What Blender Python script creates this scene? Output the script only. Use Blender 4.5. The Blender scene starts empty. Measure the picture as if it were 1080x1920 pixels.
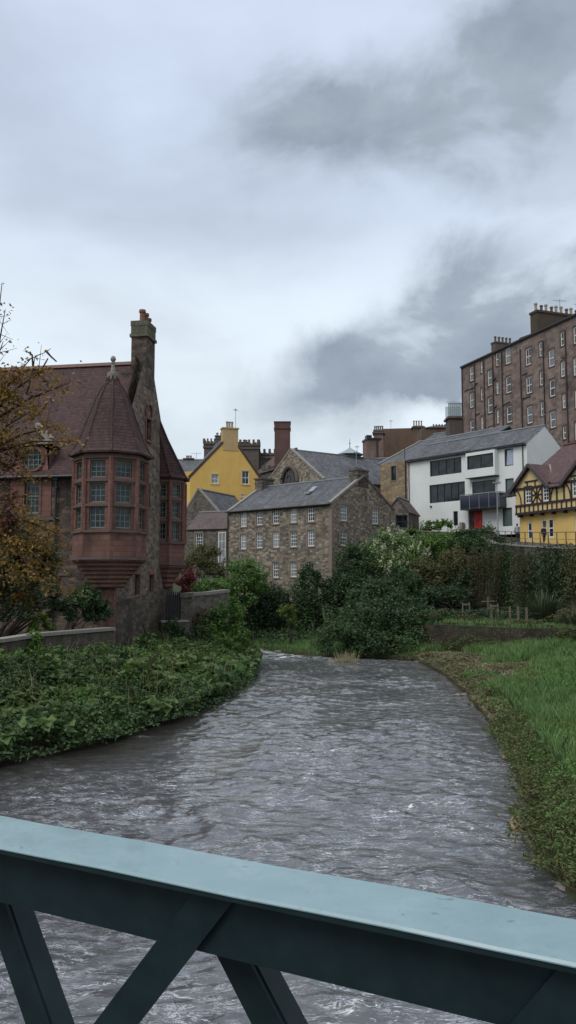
import bpy, bmesh, math, random
import numpy as np
from mathutils import Vector, Matrix
from mathutils.geometry import tessellate_polygon
# ---------------------------------------------------------------- camera, sky, sun, exposure
SC = bpy.context.scene
COL = SC.collection
FPX = 1500.0; PITCH = math.radians(5); EYE = 5.5
cam = bpy.data.cameras.new('camera'); camo = bpy.data.objects.new('camera', cam); COL.objects.link(camo)
camo.location = (0, 0, EYE); camo.rotation_euler = (math.radians(90) + PITCH, 0, 0)
cam.sensor_fit = 'VERTICAL'; cam.sensor_height = 24; cam.lens = 24 * FPX / 1920
cam.clip_start = .05; cam.clip_end = 5000
SC.camera = camo
SC.view_settings.view_transform = 'Standard'; SC.view_settings.look = 'None'
SC.view_settings.exposure = .15; SC.view_settings.gamma = 1
SUN_EL = math.radians(52); SUN_AZ = math.radians(222)      # compass style, clockwise from +Y
def ray(px, py):
    dx = (px - 540) / FPX; v = (960 - py) / FPX
    Y = math.cos(PITCH) - v * math.sin(PITCH); Z = math.sin(PITCH) + v * math.cos(PITCH)
    return dx / Y, Z / Y
def W(px, py, D):
    x, k = ray(px, py); return Vector((x * D, D, EYE + k * D))
def G(px, py, z=0.):
    x, k = ray(px, py); D = (z - EYE) / k; return Vector((x * D, D, z))

def build_world():
    w = bpy.data.worlds.new("World"); SC.world = w; w.use_nodes = True
    nt = w.node_tree; nt.nodes.clear(); N = nt.nodes.new; L = nt.links.new
    out = N('ShaderNodeOutputWorld'); bg = N('ShaderNodeBackground'); L(bg.outputs[0], out.inputs[0])
    tc = N('ShaderNodeTexCoord'); D = tc.outputs['Generated']
    def vm(op, a, b=None):
        n = N('ShaderNodeVectorMath'); n.operation = op
        for i, q in enumerate((a, b)):
            if q is None: continue
            if hasattr(q, 'links'): L(q, n.inputs[i])
            else: n.inputs[i].default_value = q
        return n.outputs['Value'] if op in ('DOT_PRODUCT', 'LENGTH') else n.outputs[0]
    def mt(op, a, b=None, c=None, cl=False):
        n = N('ShaderNodeMath'); n.operation = op; n.use_clamp = cl
        for i, q in enumerate((a, b, c)):
            if q is None: continue
            if hasattr(q, 'links'): L(q, n.inputs[i])
            else: n.inputs[i].default_value = q
        return n.outputs[0]
    def mix(f, a, b):
        n = N('ShaderNodeMix'); n.data_type = 'RGBA'
        for s, q in ((0, f), (6, a), (7, b)):
            if hasattr(q, 'links'): L(q, n.inputs[s])
            else: n.inputs[s].default_value = q if not isinstance(q, tuple) else (*q, 1)
        return n.outputs[2]
    def noise(v, sc, det=5, ro=.55, dist=0, off=(0, 0, 0), stretch=(1, 1, 1)):
        mp = N('ShaderNodeMapping'); L(v, mp.inputs[0]); mp.inputs['Location'].default_value = off; mp.inputs['Scale'].default_value = stretch
        n = N('ShaderNodeTexNoise'); L(mp.outputs[0], n.inputs['Vector'])
        n.inputs['Scale'].default_value = sc; n.inputs['Detail'].default_value = det
        n.inputs['Roughness'].default_value = ro; n.inputs['Distortion'].default_value = dist
        return n
    def rng(x, a, b, c=0., d=1., sm=True):
        n = N('ShaderNodeMapRange'); n.interpolation_type = 'SMOOTHSTEP' if sm else 'LINEAR'; L(x, n.inputs[0])
        for i, q in enumerate((a, b, c, d)): n.inputs[i + 1].default_value = q
        return n.outputs[0]
    # overcast base by elevation
    sp = N('ShaderNodeSeparateXYZ'); L(D, sp.inputs[0])
    cr = N('ShaderNodeValToRGB'); L(sp.outputs[2], cr.inputs[0])
    e = cr.color_ramp.elements
    e[0].position = 0; e[0].color = (.70, .78, .84, 1)
    e[1].position = 1; e[1].color = (1.25, 1.3, 1.38, 1)
    for p, c in ((.12, (.70, .78, .84)), (.24, (.70, .79, .86)), (.34, (.66, .75, .84)), (.42, (.55, .63, .76)), (.52, (.56, .645, .80)), (.62, (.58, .66, .81)), (.72, (.85, .92, 1.02))):
        q = e.new(p); q.color = (*c, 1)
    base = cr.outputs[0]
    # soft broad variation of the overcast
    n1 = noise(D, 2.6, 6, .5, .15, (3.1, 0, 1.7), (1, 1, 2.2))
    var = rng(n1.outputs[0], .33, .68, .88, 1.13)
    base2 = vm('MULTIPLY', base, (1, 1, 1)); m = N('ShaderNodeVectorMath'); m.operation = 'SCALE'; L(base, m.inputs[0]); L(var, m.inputs['Scale']); base = m.outputs[0]
    # darker ragged cloud banks, each an ellipse of directions broken up by noise
    nd = noise(D, 7, 8, .6, .3, (1, 5, 2)); nd2 = noise(D, 5.5, 9, .55, .3, (7, 2, 9), (1, 1, 1.6))
    dis = vm('SUBTRACT', nd.outputs['Color'], (.5, .5, .5)); sc_ = N('ShaderNodeVectorMath'); sc_.operation = 'SCALE'; L(dis, sc_.inputs[0]); sc_.inputs['Scale'].default_value = .14
    DD = vm('ADD', D, sc_.outputs[0])
    def bank(px, py, a, b, tilt, inner=.3, soft=1.4):
        x, k = ray(px, py); c = Vector((x, 1, k)).normalized()
        r = c.cross(Vector((0, 0, 1))).normalized(); u = r.cross(c).normalized(); t = math.radians(tilt); a *= 1.08; b *= 1.12
        t1 = (r * math.cos(t) + u * math.sin(t)) / a; t2 = (-r * math.sin(t) + u * math.cos(t)) / b
        dv = vm('SUBTRACT', DD, tuple(c))
        q1 = vm('DOT_PRODUCT', dv, tuple(t1)); q2 = vm('DOT_PRODUCT', dv, tuple(t2)); q3 = vm('DOT_PRODUCT', dv, tuple(c * 1.0))
        cb = N('ShaderNodeCombineXYZ'); L(q1, cb.inputs[0]); L(q2, cb.inputs[1]); L(q3, cb.inputs[2])
        return rng(vm('LENGTH', cb.outputs[0]), inner, soft, 1, 0)
    ms = None
    for q in ((900, 190, .22, .070, 6), (640, 220, .13, .05, 4), (1000, 130, .20, .075, 16), (1130, 190, .2, .08, 0), 
              (710, 665, .15, .055, 18), (810, 625, .15, .065, 28), (640, 690, .08, .035, 8), (820, 700, .12, .040, -6), (940, 610, .15, .055, 14), (1090, 540, .12, .045, 12)):
        b = bank(*q); ms = b if ms is None else mt('MAXIMUM', ms, b)
    wis = rng(nd2.outputs[0], .3, .56, .45, 1.25)
    ms = mt('MULTIPLY', ms, wis, cl=True)
    # other faint banks all round the sky
    nb = noise(D, 2.1, 8, .58, .4, (11, 4, 6), (1, 1, 2.4)); oth = rng(nb.outputs[0], .56, .72, 0, .45)
    fr = rng(sp.outputs[1], .55, .25, 0, 1); oth = mt('MULTIPLY', oth, fr)
    ms = mt('MAXIMUM', ms, oth)
    dark = mix(rng(nd2.outputs[0], .35, .7), (.39, .455, .53), (.265, .32, .39))
    cl = mix(ms, base, dark)
    # clear-air light behind the overcast
    sky = N('ShaderNodeTexSky'); sky.sky_type = 'NISHITA'; sky.sun_disc = False; sky.sun_elevation = SUN_EL; sky.sun_rotation = SUN_AZ
    sk = N('ShaderNodeVectorMath'); sk.operation = 'SCALE'; L(sky.outputs[0], sk.inputs[0]); sk.inputs['Scale'].default_value = .08
    fin = mix(.95, sk.outputs[0], cl)
    L(fin, bg.inputs[0]); bg.inputs[1].default_value = 1.0
build_world()
sl = bpy.data.lights.new('sun', 'SUN'); sl.energy = 1.6; sl.angle = math.radians(30); sl.color = (1, .97, .92)
slo = bpy.data.objects.new('sun', sl); COL.objects.link(slo)
sd_ = Vector((math.sin(SUN_AZ) * math.cos(SUN_EL), math.cos(SUN_AZ) * math.cos(SUN_EL), math.sin(SUN_EL)))
slo.rotation_euler = sd_.to_track_quat('Z', 'Y').to_euler()
RND = random.Random(7)
# ---------------------------------------------------------------- materials
class NT:
    def __init__(s, name):
        s.m = bpy.data.materials.new(name); s.m.use_nodes = True; s.t = s.m.node_tree
        s.b = s.t.nodes['Principled BSDF']; s.out = s.t.nodes['Material Output']
        s.tc = s.N('ShaderNodeTexCoord')
    def N(s, k): return s.t.nodes.new(k)
    def L(s, a, b): s.t.links.new(a, b)
    def put(s, inp, q):
        if hasattr(q, 'links'): s.L(q, inp)
        elif isinstance(q, tuple) and len(q) == 3 and inp.type == 'RGBA': inp.default_value = (*q, 1)
        else: inp.default_value = q
    def mapv(s, src='UV', scale=(1, 1, 1), loc=(0, 0, 0), vec=None):
        n = s.N('ShaderNodeMapping'); s.L(vec if vec else s.tc.outputs[src], n.inputs[0]); n.inputs['Scale'].default_value = scale; n.inputs['Location'].default_value = loc; return n.outputs[0]
    def noise(s, v, sc, det=4, ro=.55, dist=0.):
        n = s.N('ShaderNodeTexNoise'); s.L(v, n.inputs['Vector']); n.inputs['Scale'].default_value = sc; n.inputs['Detail'].default_value = det; n.inputs['Roughness'].default_value = ro; n.inputs['Distortion'].default_value = dist; return n
    def mix(s, f, a, b, mode='MIX'):
        n = s.N('ShaderNodeMix'); n.data_type = 'RGBA'; n.blend_type = mode; s.put(n.inputs[0], f); s.put(n.inputs[6], a); s.put(n.inputs[7], b); return n.outputs[2]
    def rng(s, x, a, b, c=0., d=1.):
        n = s.N('ShaderNodeMapRange'); s.L(x, n.inputs[0])
        for i, q in enumerate((a, b, c, d)): n.inputs[i + 1].default_value = q
        return n.outputs[0]
    def math(s, op, a, b=None):
        n = s.N('ShaderNodeMath'); n.operation = op; s.put(n.inputs[0], a)
        if b is not None: s.put(n.inputs[1], b)
        return n.outputs[0]
    def ramp(s, x, stops, const=False):
        n = s.N('ShaderNodeValToRGB'); s.L(x, n.inputs[0]); e = n.color_ramp.elements
        if const: n.color_ramp.interpolation = 'CONSTANT'
        e[0].position = stops[0][0]; e[0].color = (*stops[0][1], 1); e[1].position = stops[-1][0]; e[1].color = (*stops[-1][1], 1)
        for p, c in stops[1:-1]: q = e.new(p); q.color = (*c, 1)
        return n.outputs[0]
    def add(s, a, b, sc=1.):
        n = s.N('ShaderNodeVectorMath'); n.operation = 'MULTIPLY_ADD'; s.L(b, n.inputs[0]); n.inputs[1].default_value = (sc,) * 3; s.L(a, n.inputs[2]); return n.outputs[0]
    def bump(s, h, st=.5, dist=.03):
        n = s.N('ShaderNodeBump'); s.L(h, n.inputs['Height']); n.inputs['Strength'].default_value = st; n.inputs['Distance'].default_value = dist; s.L(n.outputs[0], s.b.inputs['Normal']); return n
    def fin(s, col=None, rough=.8, spec=None):
        if col is not None: s.put(s.b.inputs['Base Color'], col)
        s.put(s.b.inputs['Roughness'], rough)
        if spec is not None: s.b.inputs['Specular IOR Level'].default_value = spec
        return s.m
MC = {}
def mul(c, k): return tuple(x * k for x in c)
def m_plain(name, col, rough=.6, var=.25, sc=3., spec=.4, metal=0.):
    if name in MC: return MC[name]
    n = NT(name); p = n.tc.outputs['Object']; a = n.noise(p, sc, 5, .6)
    c = n.mix(a.outputs[0], mul(col, 1 - var), mul(col, 1 + var)); n.b.inputs['Metallic'].default_value = metal
    n.bump(a.outputs[0], .15, .01); MC[name] = n.fin(c, rough, spec); return MC[name]
def m_rubble(name, stones, mortar, sx=2.4, sy=4.6, stain=.5, green=0., bump=.6):
    """random rubble: irregular stones wider than tall, pale or dark mortar, weather stains"""
    if name in MC: return MC[name]
    n = NT(name); uv = n.tc.outputs['UV']
    w = n.noise(uv, 1.7, 3); u2 = n.add(uv, w.outputs['Color'], .16)
    v = n.mapv(vec=u2, scale=(sx, sy, 1))
    vo = n.N('ShaderNodeTexVoronoi'); vo.voronoi_dimensions = '2D'; n.L(v, vo.inputs['Vector']); vo.inputs['Scale'].default_value = 1; vo.inputs['Randomness'].default_value = .8
    ve = n.N('ShaderNodeTexVoronoi'); ve.voronoi_dimensions = '2D'; ve.feature = 'DISTANCE_TO_EDGE'; n.L(v, ve.inputs['Vector']); ve.inputs['Scale'].default_value = 1; ve.inputs['Randomness'].default_value = .8
    sep = n.N('ShaderNodeSeparateColor'); n.L(vo.outputs['Color'], sep.inputs[0])
    k = len(stones); st = [((i + .0) / k, c) for i, c in enumerate(stones)]
    c = n.ramp(sep.outputs[0], st, True)
    f = n.noise(uv, 9, 4); c = n.mix(n.rng(f.outputs[0], .3, .7, 0, .5), c, mul(stones[0], .75))
    e = n.rng(ve.outputs['Distance'], .03, .1, 1, 0)
    c = n.mix(n.math('MULTIPLY', e, .8), c, mortar)
    g = n.noise(n.mapv('UV', (.35, .16, 1), (3, 1, 0)), 1.6, 5, .65)
    c = n.mix(n.rng(g.outputs[0], .5, .68, 0, stain), c, mul(stones[-1], .38))
    if green:
        g2 = n.noise(uv, .7, 5, .7, 1); c = n.mix(n.rng(g2.outputs[0], .45, .65, 0, green), c, (.045, .055, .03))
    h = n.math('ADD', n.math('MULTIPLY', e, -1.), n.math('MULTIPLY', f.outputs[0], .6))
    n.bump(h, bump, .04); MC[name] = n.fin(c, .92, .15); return MC[name]
def m_brick(name, c1, c2, mortar, bw=.6, bh=.3, mort=.012, stain=.4, bump=.4, rough=.88, off=.5, spec=.2):
    """coursed blocks, bricks, slates or tiles; rows follow the uv (metres)"""
    if name in MC: return MC[name]
    n = NT(name); uv = n.tc.outputs['UV']; w = n.noise(uv, 2.2, 3); u2 = n.add(uv, w.outputs['Color'], bh * .14)
    b = n.N('ShaderNodeTexBrick'); n.L(u2, b.inputs['Vector']); b.offset = off
    b.inputs['Scale'].default_value = 1; b.inputs['Brick Width'].default_value = bw; b.inputs['Row Height'].default_value = bh; b.inputs['Mortar Size'].default_value = mort
    b.inputs['Color1'].default_value = (*c1, 1); b.inputs['Color2'].default_value = (*c2, 1); b.inputs['Mortar'].default_value = (*mortar, 1); b.inputs['Bias'].default_value = -.1; b.inputs['Mortar Smooth'].default_value = .3
    f = n.noise(uv, 6, 5, .6); c = n.mix(n.rng(f.outputs[0], .3, .7, 0, .45), b.outputs[0], mul(c1, .7))
    g = n.noise(n.mapv('UV', (.3, .14, 1)), 1.5, 6, .65)
    c = n.mix(n.rng(g.outputs[0], .48, .68, 0, stain), c, mul(c2, .4))
    g3 = n.noise(n.mapv('UV', (.25, .25, 1), (9, 4, 0)), 1.1, 4, .6); c = n.mix(n.rng(g3.outputs[0], .5, .7, 0, .35), c, mul(c1, 1.35))
    h = n.math('ADD', n.math('MULTIPLY', b.outputs['Fac'], -1.), n.math('MULTIPLY', f.outputs[0], .5))
    n.bump(h, bump, .03); MC[name] = n.fin(c, rough, spec); return MC[name]
def m_tiles(name, c1, c2, row=.2, bw=.17, moss=.0, mossc=(.08, .09, .05), rough=.85, spec=.25, lap=.9, patch=.5):
    """roof tiles or slates: rows that lap (dark line under each row), uneven tones, moss patches"""
    if name in MC: return MC[name]
    n = NT(name); uv = n.tc.outputs['UV']; w = n.noise(uv, 1.3, 3); u2 = n.add(uv, w.outputs['Color'], row * .25)
    b = n.N('ShaderNodeTexBrick'); n.L(u2, b.inputs['Vector']); b.offset = .5
    b.inputs['Scale'].default_value = 1; b.inputs['Brick Width'].default_value = bw; b.inputs['Row Height'].default_value = row; b.inputs['Mortar Size'].default_value = .006
    b.inputs['Color1'].default_value = (*c1, 1); b.inputs['Color2'].default_value = (*c2, 1); b.inputs['Mortar'].default_value = (*mul(c2, .4), 1); b.inputs['Bias'].default_value = 0
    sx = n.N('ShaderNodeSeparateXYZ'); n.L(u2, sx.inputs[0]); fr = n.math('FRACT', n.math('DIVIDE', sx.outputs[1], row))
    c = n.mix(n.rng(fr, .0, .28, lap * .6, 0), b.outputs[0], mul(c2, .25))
    g = n.noise(n.mapv('UV', (.5, .22, 1)), 1.3, 6, .65); c = n.mix(n.rng(g.outputs[0], .42, .68, 0, patch), c, mul(c2, .45))
    g2 = n.noise(n.mapv('UV', (1, .6, 1), (5, 5, 0)), 2.4, 6, .7); c = n.mix(n.rng(g2.outputs[0], .5, .72, 0, .35), c, mul(c1, 1.5))
    if moss:
        g4 = n.noise(uv, 1.1, 6, .7); c = n.mix(n.rng(g4.outputs[0], .5, .66, 0, moss), c, mossc)
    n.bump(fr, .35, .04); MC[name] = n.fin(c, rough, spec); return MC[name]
def m_render(name, col, stain=.25, sc=.5, streak=(.30, .27, .2)):
    if name in MC: return MC[name]
    n = NT(name); uv = n.tc.outputs['UV']
    a = n.noise(n.mapv('UV', (1.2, .25, 1)), 1.1, 6, .65); b = n.noise(uv, 14, 4); d = n.noise(uv, sc, 4)
    c = n.mix(n.rng(d.outputs[0], .3, .7, 0, 1), mul(col, .93), mul(col, 1.05))
    c = n.mix(n.rng(a.outputs[0], .5, .75, 0, stain), c, tuple(x * y * 1.4 for x, y in zip(col, streak)))
    n.bump(b.outputs[0], .25, .01); MC[name] = n.fin(c, .85, .2); return MC[name]
def m_glass(name, col=(.012, .015, .018), rough=.06, curtain=0.):
    if name in MC: return MC[name]
    n = NT(name); oi = n.N('ShaderNodeObjectInfo'); r = oi.outputs['Random']
    g = n.noise(n.tc.outputs['Object'], 1.3, 2)
    c = n.mix(n.rng(g.outputs[0], .35, .65), mul(col, .5), mul(col, 2.2))
    if curtain: c = n.mix(n.rng(r, 1 - curtain, 1, 0, .75), c, (.30, .32, .33))
    n.bump(g.outputs[0], .06, .02); n.b.inputs['Specular IOR Level'].default_value = .35
    MC[name] = n.fin(c, rough); return MC[name]
def m_leaf(name, cols, trans=.3, clump=.8, rough=.55):
    """foliage: one tone per leaf plus broad patches of tone through the plant"""
    if name in MC: return MC[name]
    n = NT(name); ge = n.N('ShaderNodeNewGeometry'); r = ge.outputs['Random Per Island']
    k = len(cols) - 1
    c = n.ramp(r, [(i / k, q) for i, q in enumerate(cols)])
    g = n.noise(n.tc.outputs['Object'], clump, 4, .6); c = n.mix(n.rng(g.outputs[0], .38, .62, 0, .5), c, cols[0])
    c = n.mix(n.rng(n.noise(n.tc.outputs['Object'], clump * .5, 2).outputs[0], .45, .62, 0, .4), c, cols[-1])
    n.fin(c, rough, .25)
    t = n.N('ShaderNodeBsdfTranslucent'); n.L(c, t.inputs[0]); mx = n.N('ShaderNodeMixShader'); mx.inputs[0].default_value = trans
    n.L(n.b.outputs[0], mx.inputs[1]); n.L(t.outputs[0], mx.inputs[2]); n.L(mx.outputs[0], n.out.inputs[0])
    MC[name] = n.m; return n.m
# ---------------------------------------------------------------- object helpers
def tag(o, label=None, cat=None, group=None, kind=None):
    if label: o['label'] = label
    if cat: o['category'] = cat
    if group: o['group'] = group
    if kind: o['kind'] = kind
    return o
def empty(name, loc, label, cat, group=None):
    o = bpy.data.objects.new(name, None); COL.objects.link(o); o.location = loc; o.empty_display_size = .3
    bpy.context.view_layer.update() if False else None
    return tag(o, label, cat, group)
def link(name, me, mat=None, parent=None):
    o = bpy.data.objects.new(name, me); COL.objects.link(o)
    if mat and not me.materials: me.materials.append(mat)
    if parent is not None:
        o.parent = parent
        loc = Vector((0, 0, 0)); q = parent
        while q is not None: loc += q.location; q = q.parent
        me.transform(Matrix.Translation(-loc))      # meshes are written in world metres
    return o
class MB:
    def __init__(s): s.v = []; s.f = []
    def poly(s, pts): i = len(s.v); s.v += [tuple(p) for p in pts]; s.f.append(tuple(range(i, i + len(pts))))
    def box8(s, p):   # p: 4 bottom ccw, 4 top
        i = len(s.v); s.v += [tuple(q) for q in p]
        for f in ((3, 2, 1, 0), (4, 5, 6, 7), (0, 1, 5, 4), (1, 2, 6, 5), (2, 3, 7, 6), (3, 0, 4, 7)): s.f.append(tuple(i + k for k in f))
    def box(s, c, sx, sy, sz, rz=0.):
        c = Vector(c); R = Matrix.Rotation(rz, 3, 'Z'); p = []
        for z in (-sz / 2, sz / 2):
            for x, y in ((-1, -1), (1, -1), (1, 1), (-1, 1)): p.append(c + R @ Vector((x * sx / 2, y * sy / 2, z)))
        s.box8(p)
    def fbox(s, F, u0, u1, z0, z1, o0, o1):   # box in a wall frame: o = distance outwards
        s.box8([F.p(u0, z0, o1), F.p(u1, z0, o1), F.p(u1, z0, o0), F.p(u0, z0, o0), F.p(u0, z1, o1), F.p(u1, z1, o1), F.p(u1, z1, o0), F.p(u0, z1, o0)])
    def bar(s, a, b, w, t, up=None):          # rectangular bar a->b, w across, t along 'up'
        a = Vector(a); b = Vector(b); d = (b - a).normalized(); up = Vector(up) if up else Vector((0, 0, 1))
        if abs(d.dot(up)) > .99: up = Vector((0, 1, 0))
        r = d.cross(up).normalized() * w / 2; u = r.cross(d).normalized() * t / 2
        s.box8([a - r - u, a + r - u, b + r - u, b - r - u, a - r + u, a + r + u, b + r + u, b - r + u])
    def tube(s, pts, rad, n=6, cap=True):
        pts = [Vector(p) for p in pts]; i0 = len(s.v); rr = rad if isinstance(rad, (list, tuple)) else [rad] * len(pts)
        for k, p in enumerate(pts):
            d = (pts[min(k + 1, len(pts) - 1)] - pts[max(k - 1, 0)]).normalized()
            a = d.cross(Vector((0, 0, 1))) if abs(d.z) < .95 else d.cross(Vector((1, 0, 0))); a.normalize(); b = d.cross(a)
            for j in range(n):
                t = 2 * math.pi * j / n; s.v.append(tuple(p + (a * math.cos(t) + b * math.sin(t)) * rr[k]))
        for k in range(len(pts) - 1):
            for j in range(n):
                q = i0 + k * n; s.f.append((q + j, q + (j + 1) % n, q + n + (j + 1) % n, q + n + j))
        if cap: s.f.append(tuple(i0 + j for j in range(n))[::-1]); s.f.append(tuple(i0 + (len(pts) - 1) * n + j for j in range(n)))
    def loft(s, rings, cap=True):             # rings: lists of points, same count
        i0 = len(s.v); n = len(rings[0])
        for r in rings: s.v += [tuple(p) for p in r]
        for k in range(len(rings) - 1):
            for j in range(n):
                q = i0 + k * n; s.f.append((q + j, q + (j + 1) % n, q + n + (j + 1) % n, q + n + j))
        if cap: s.f.append(tuple(i0 + j for j in range(n))[::-1]); s.f.append(tuple(i0 + (len(rings) - 1) * n + j for j in range(n)))
    def prism(s, c, z0, z1, r0, r1, n=8, rot=0.):
        c = Vector(c); R = []
        for z, r in ((z0, r0), (z1, r1)):
            R.append([(c.x + r * math.cos(rot + 2 * math.pi * j / n), c.y + r * math.sin(rot + 2 * math.pi * j / n), z) for j in range(n)])
        s.loft(R)
    def lathe(s, c, prof, n=12, rot=0.):
        s.loft([[(c[0] + r * math.cos(rot + 2 * math.pi * j / n), c[1] + r * math.sin(rot + 2 * math.pi * j / n), z) for j in range(n)] for r, z in prof])
    def build(s, name, mat, parent=None, smooth=False, uv=True):
        me = bpy.data.meshes.new(name); me.from_pydata(s.v, [], s.f); me.validate(); me.update()
        if uv and len(me.polygons):
            U = me.uv_layers.new(name='UVMap'); up = Vector((0, 0, 1))
            for p in me.polygons:
                nn = p.normal; t = up.cross(nn)
                if t.length < .05: t = Vector((1, 0, 0))
                t.normalize(); b = nn.cross(t)
                for li in p.loop_indices:
                    q = me.vertices[me.loops[li].vertex_index].co; U.data[li].uv = (q.dot(t), q.dot(b))
        if smooth: me.polygons.foreach_set('use_smooth', [True] * len(me.polygons))
        return link(name, me, mat, parent)
class Fr:
    """vertical wall plane: A left end, B right end as seen from outside (x, y)"""
    def __init__(s, A, B):
        s.A = Vector((A[0], A[1])); s.B = Vector((B[0], B[1])); d = s.B - s.A; s.L = d.length; s.d = d / s.L; s.n = Vector((s.d.y, -s.d.x))
    def p(s, u, z, o=0.): q = s.A + s.d * u + s.n * o; return Vector((q.x, q.y, z))
    def hit(s, px, py, o=0.):
        x, k = ray(px, py); r = Vector((x, 1.)); A = s.A + s.n * o; t = A.dot(s.n) / r.dot(s.n); q = r * t; return (q - A).dot(s.d), EYE + k * t
    def H(s, px, py, o=0., out=0.): u, z = s.hit(px, py, o); return s.p(u, z, o + out)
    def rect(s, x0, y0, x1, y1, o=0.):
        xm, ym = (x0 + x1) / 2, (y0 + y1) / 2
        return (s.hit(x0, ym, o)[0], s.hit(xm, y1, o)[1], s.hit(x1, ym, o)[0], s.hit(xm, y0, o)[1])   # u0,z0,u1,z1
    def off(s, o): return Fr(s.A + s.n * o, s.B + s.n * o)
    def back(s, D): return Fr(s.B - s.n * D, s.A - s.n * D)
    def right(s, D): return Fr(s.B, s.B - s.n * D)
    def left(s, D): return Fr(s.A - s.n * D, s.A)
def wall(mb, F, outline, holes=(), reveal=.18, o=0.):
    """flat wall face with real openings and reveals"""
    pl = [[Vector((u, z, 0)) for u, z in outline]] + [[Vector((a, b, 0)), Vector((a, d, 0)), Vector((c, d, 0)), Vector((c, b, 0))] for a, b, c, d in holes]
    flat = [q for l in pl for q in l]; i0 = len(mb.v)
    mb.v += [tuple(F.p(q.x, q.y, o)) for q in flat]
    for t in tessellate_polygon(pl):
        a, b, c = (flat[i] for i in t)
        ar = (b.x - a.x) * (c.y - a.y) - (b.y - a.y) * (c.x - a.x)
        if abs(ar) < 1e-6: continue
        t = t if ar > 0 else t[::-1]; mb.f.append(tuple(i0 + i for i in t))
    for a, b, c, d in holes:
        q = [(a, b), (c, b), (c, d), (a, d)]
        for k in range(4):
            (x0, y0), (x1, y1) = q[k], q[(k + 1) % 4]
            mb.poly([F.p(x0, y0, o), F.p(x1, y1, o), F.p(x1, y1, o - reveal), F.p(x0, y0, o - reveal)])
def window(par, F, r, mats, nx=3, ny=4, ft=.07, bt=.03, dep=.12, sash=True, pane='pane', name='window', o=0., st=None, sw=.14):
    """frame with glazing bars as one part, its glass a sub-part; r = (u0,z0,u1,z1)"""
    a, b, c, d = r; m = MB(); o0 = o - dep - .05; o1 = o - dep
    m.fbox(F, a, a + ft, b, d, o0, o1); m.fbox(F, c - ft, c, b, d, o0, o1)
    m.fbox(F, a + ft, c - ft, b, b + ft * 1.2, o0, o1); m.fbox(F, a + ft, c - ft, d - ft, d, o0, o1)
    if sash: zm = (b + d) / 2; m.fbox(F, a + ft, c - ft, zm - ft * .45, zm + ft * .45, o0, o1 + .012)
    for i in range(1, nx): u = a + ft + (c - a - 2 * ft) * i / nx; m.fbox(F, u - bt / 2, u + bt / 2, b + ft * 1.2, d - ft, o0 + .01, o1 - .008)
    for j in range(1, ny):
        z = b + ft + (d - b - 2 * ft) * j / ny
        if sash and abs(z - (b + d) / 2) < ft: continue
        m.fbox(F, a + ft, c - ft, z - bt / 2, z + bt / 2, o0 + .012, o1 - .011)
    w = m.build(name, mats[0], par)
    g = MB(); g.fbox(F, a, c, b, d, o0 - .03, o0 + .02); g.build(pane, mats[1], w)
    if st: g = MB(); stones(g, F, r, sw, .022, .24, .13, o=max(o, 0)); g.build('stone_surround', st, w)
    return w
def slab(mb, pts, t=.12):
    """roof plane with thickness; pts ccw seen from above"""
    pts = [Vector(p) for p in pts]; n = (pts[1] - pts[0]).cross(pts[2] - pts[0]).normalized()
    if n.z < 0: pts = pts[::-1]; n = -n
    lo = [p - n * t for p in pts]; mb.poly(pts); mb.poly(lo[::-1])
    for k in range(len(pts)):
        j = (k + 1) % len(pts); mb.poly([lo[k], lo[j], pts[j], pts[k]])
def stones(mb, F, r, w=.16, out=.025, lint=.22, sill=.12, o=0.):
    """dressed surround: jambs, lintel and projecting sill"""
    a, b, c, d = r
    mb.fbox(F, a - w, a, b, d, o - .02, o + out); mb.fbox(F, c, c + w, b, d, o - .02, o + out)
    mb.fbox(F, a - w, c + w, d, d + lint, o - .02, o + out + .003); mb.fbox(F, a - w * .7, c + w * .7, b - sill, b, o - .02, o + out + .05)
def pots(par, tops, mat, r=.13, h=.6, name='chimney_pot'):
    for (x, y, z) in tops:
        m = MB(); m.lathe((x, y), [(r * .9, z), (r * .85, z + h * .8), (r * 1.15, z + h * .83), (r * 1.1, z + h), (r * .7, z + h), (r * .7, z + h - .06)], 8); m.build(name, mat, par)
# ---------------------------------------------------------------- noise
def _h(ix, iy, s):
    n = (ix * 374761393 + iy * 668265263 + s * 974634777) & 0xffffffff
    n = ((n ^ (n >> 13)) * 1274126177) & 0xffffffff; return ((n ^ (n >> 16)) & 0xffff) / 65535.
def vn(x, y, s=0):
    x = np.asarray(x, float); y = np.asarray(y, float); ix = np.floor(x).astype(np.int64); iy = np.floor(y).astype(np.int64)
    fx = x - ix; fy = y - iy; fx = fx * fx * (3 - 2 * fx); fy = fy * fy * (3 - 2 * fy)
    a = _h(ix, iy, s); b = _h(ix + 1, iy, s); c = _h(ix, iy + 1, s); d = _h(ix + 1, iy + 1, s)
    return (a + (b - a) * fx) * (1 - fy) + (c + (d - c) * fx) * fy
def fbm(x, y, s=0, o=4):
    t = 0; a = .5
    for k in range(o): t = t + a * vn(x * 2 ** k + 17.3 * k, y * 2 ** k + 5.1 * k, s + k); a *= .5
    return t
def sstep(a, b, x): t = np.clip((x - a) / (b - a), 0, 1); return t * t * (3 - 2 * t)
def grid_mesh(name, xs, ys, zf, mat, smooth=True):
    X, Y = np.meshgrid(xs, ys); Z = zf(X, Y); nx, ny = len(xs), len(ys)
    co = np.stack([X.ravel(), Y.ravel(), Z.ravel()], 1).astype(np.float32)
    i = np.arange(nx * ny).reshape(ny, nx); q = np.stack([i[:-1, :-1], i[:-1, 1:], i[1:, 1:], i[1:, :-1]], -1).reshape(-1, 4)
    return np_mesh(name, co, q, mat, None, smooth)
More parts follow.
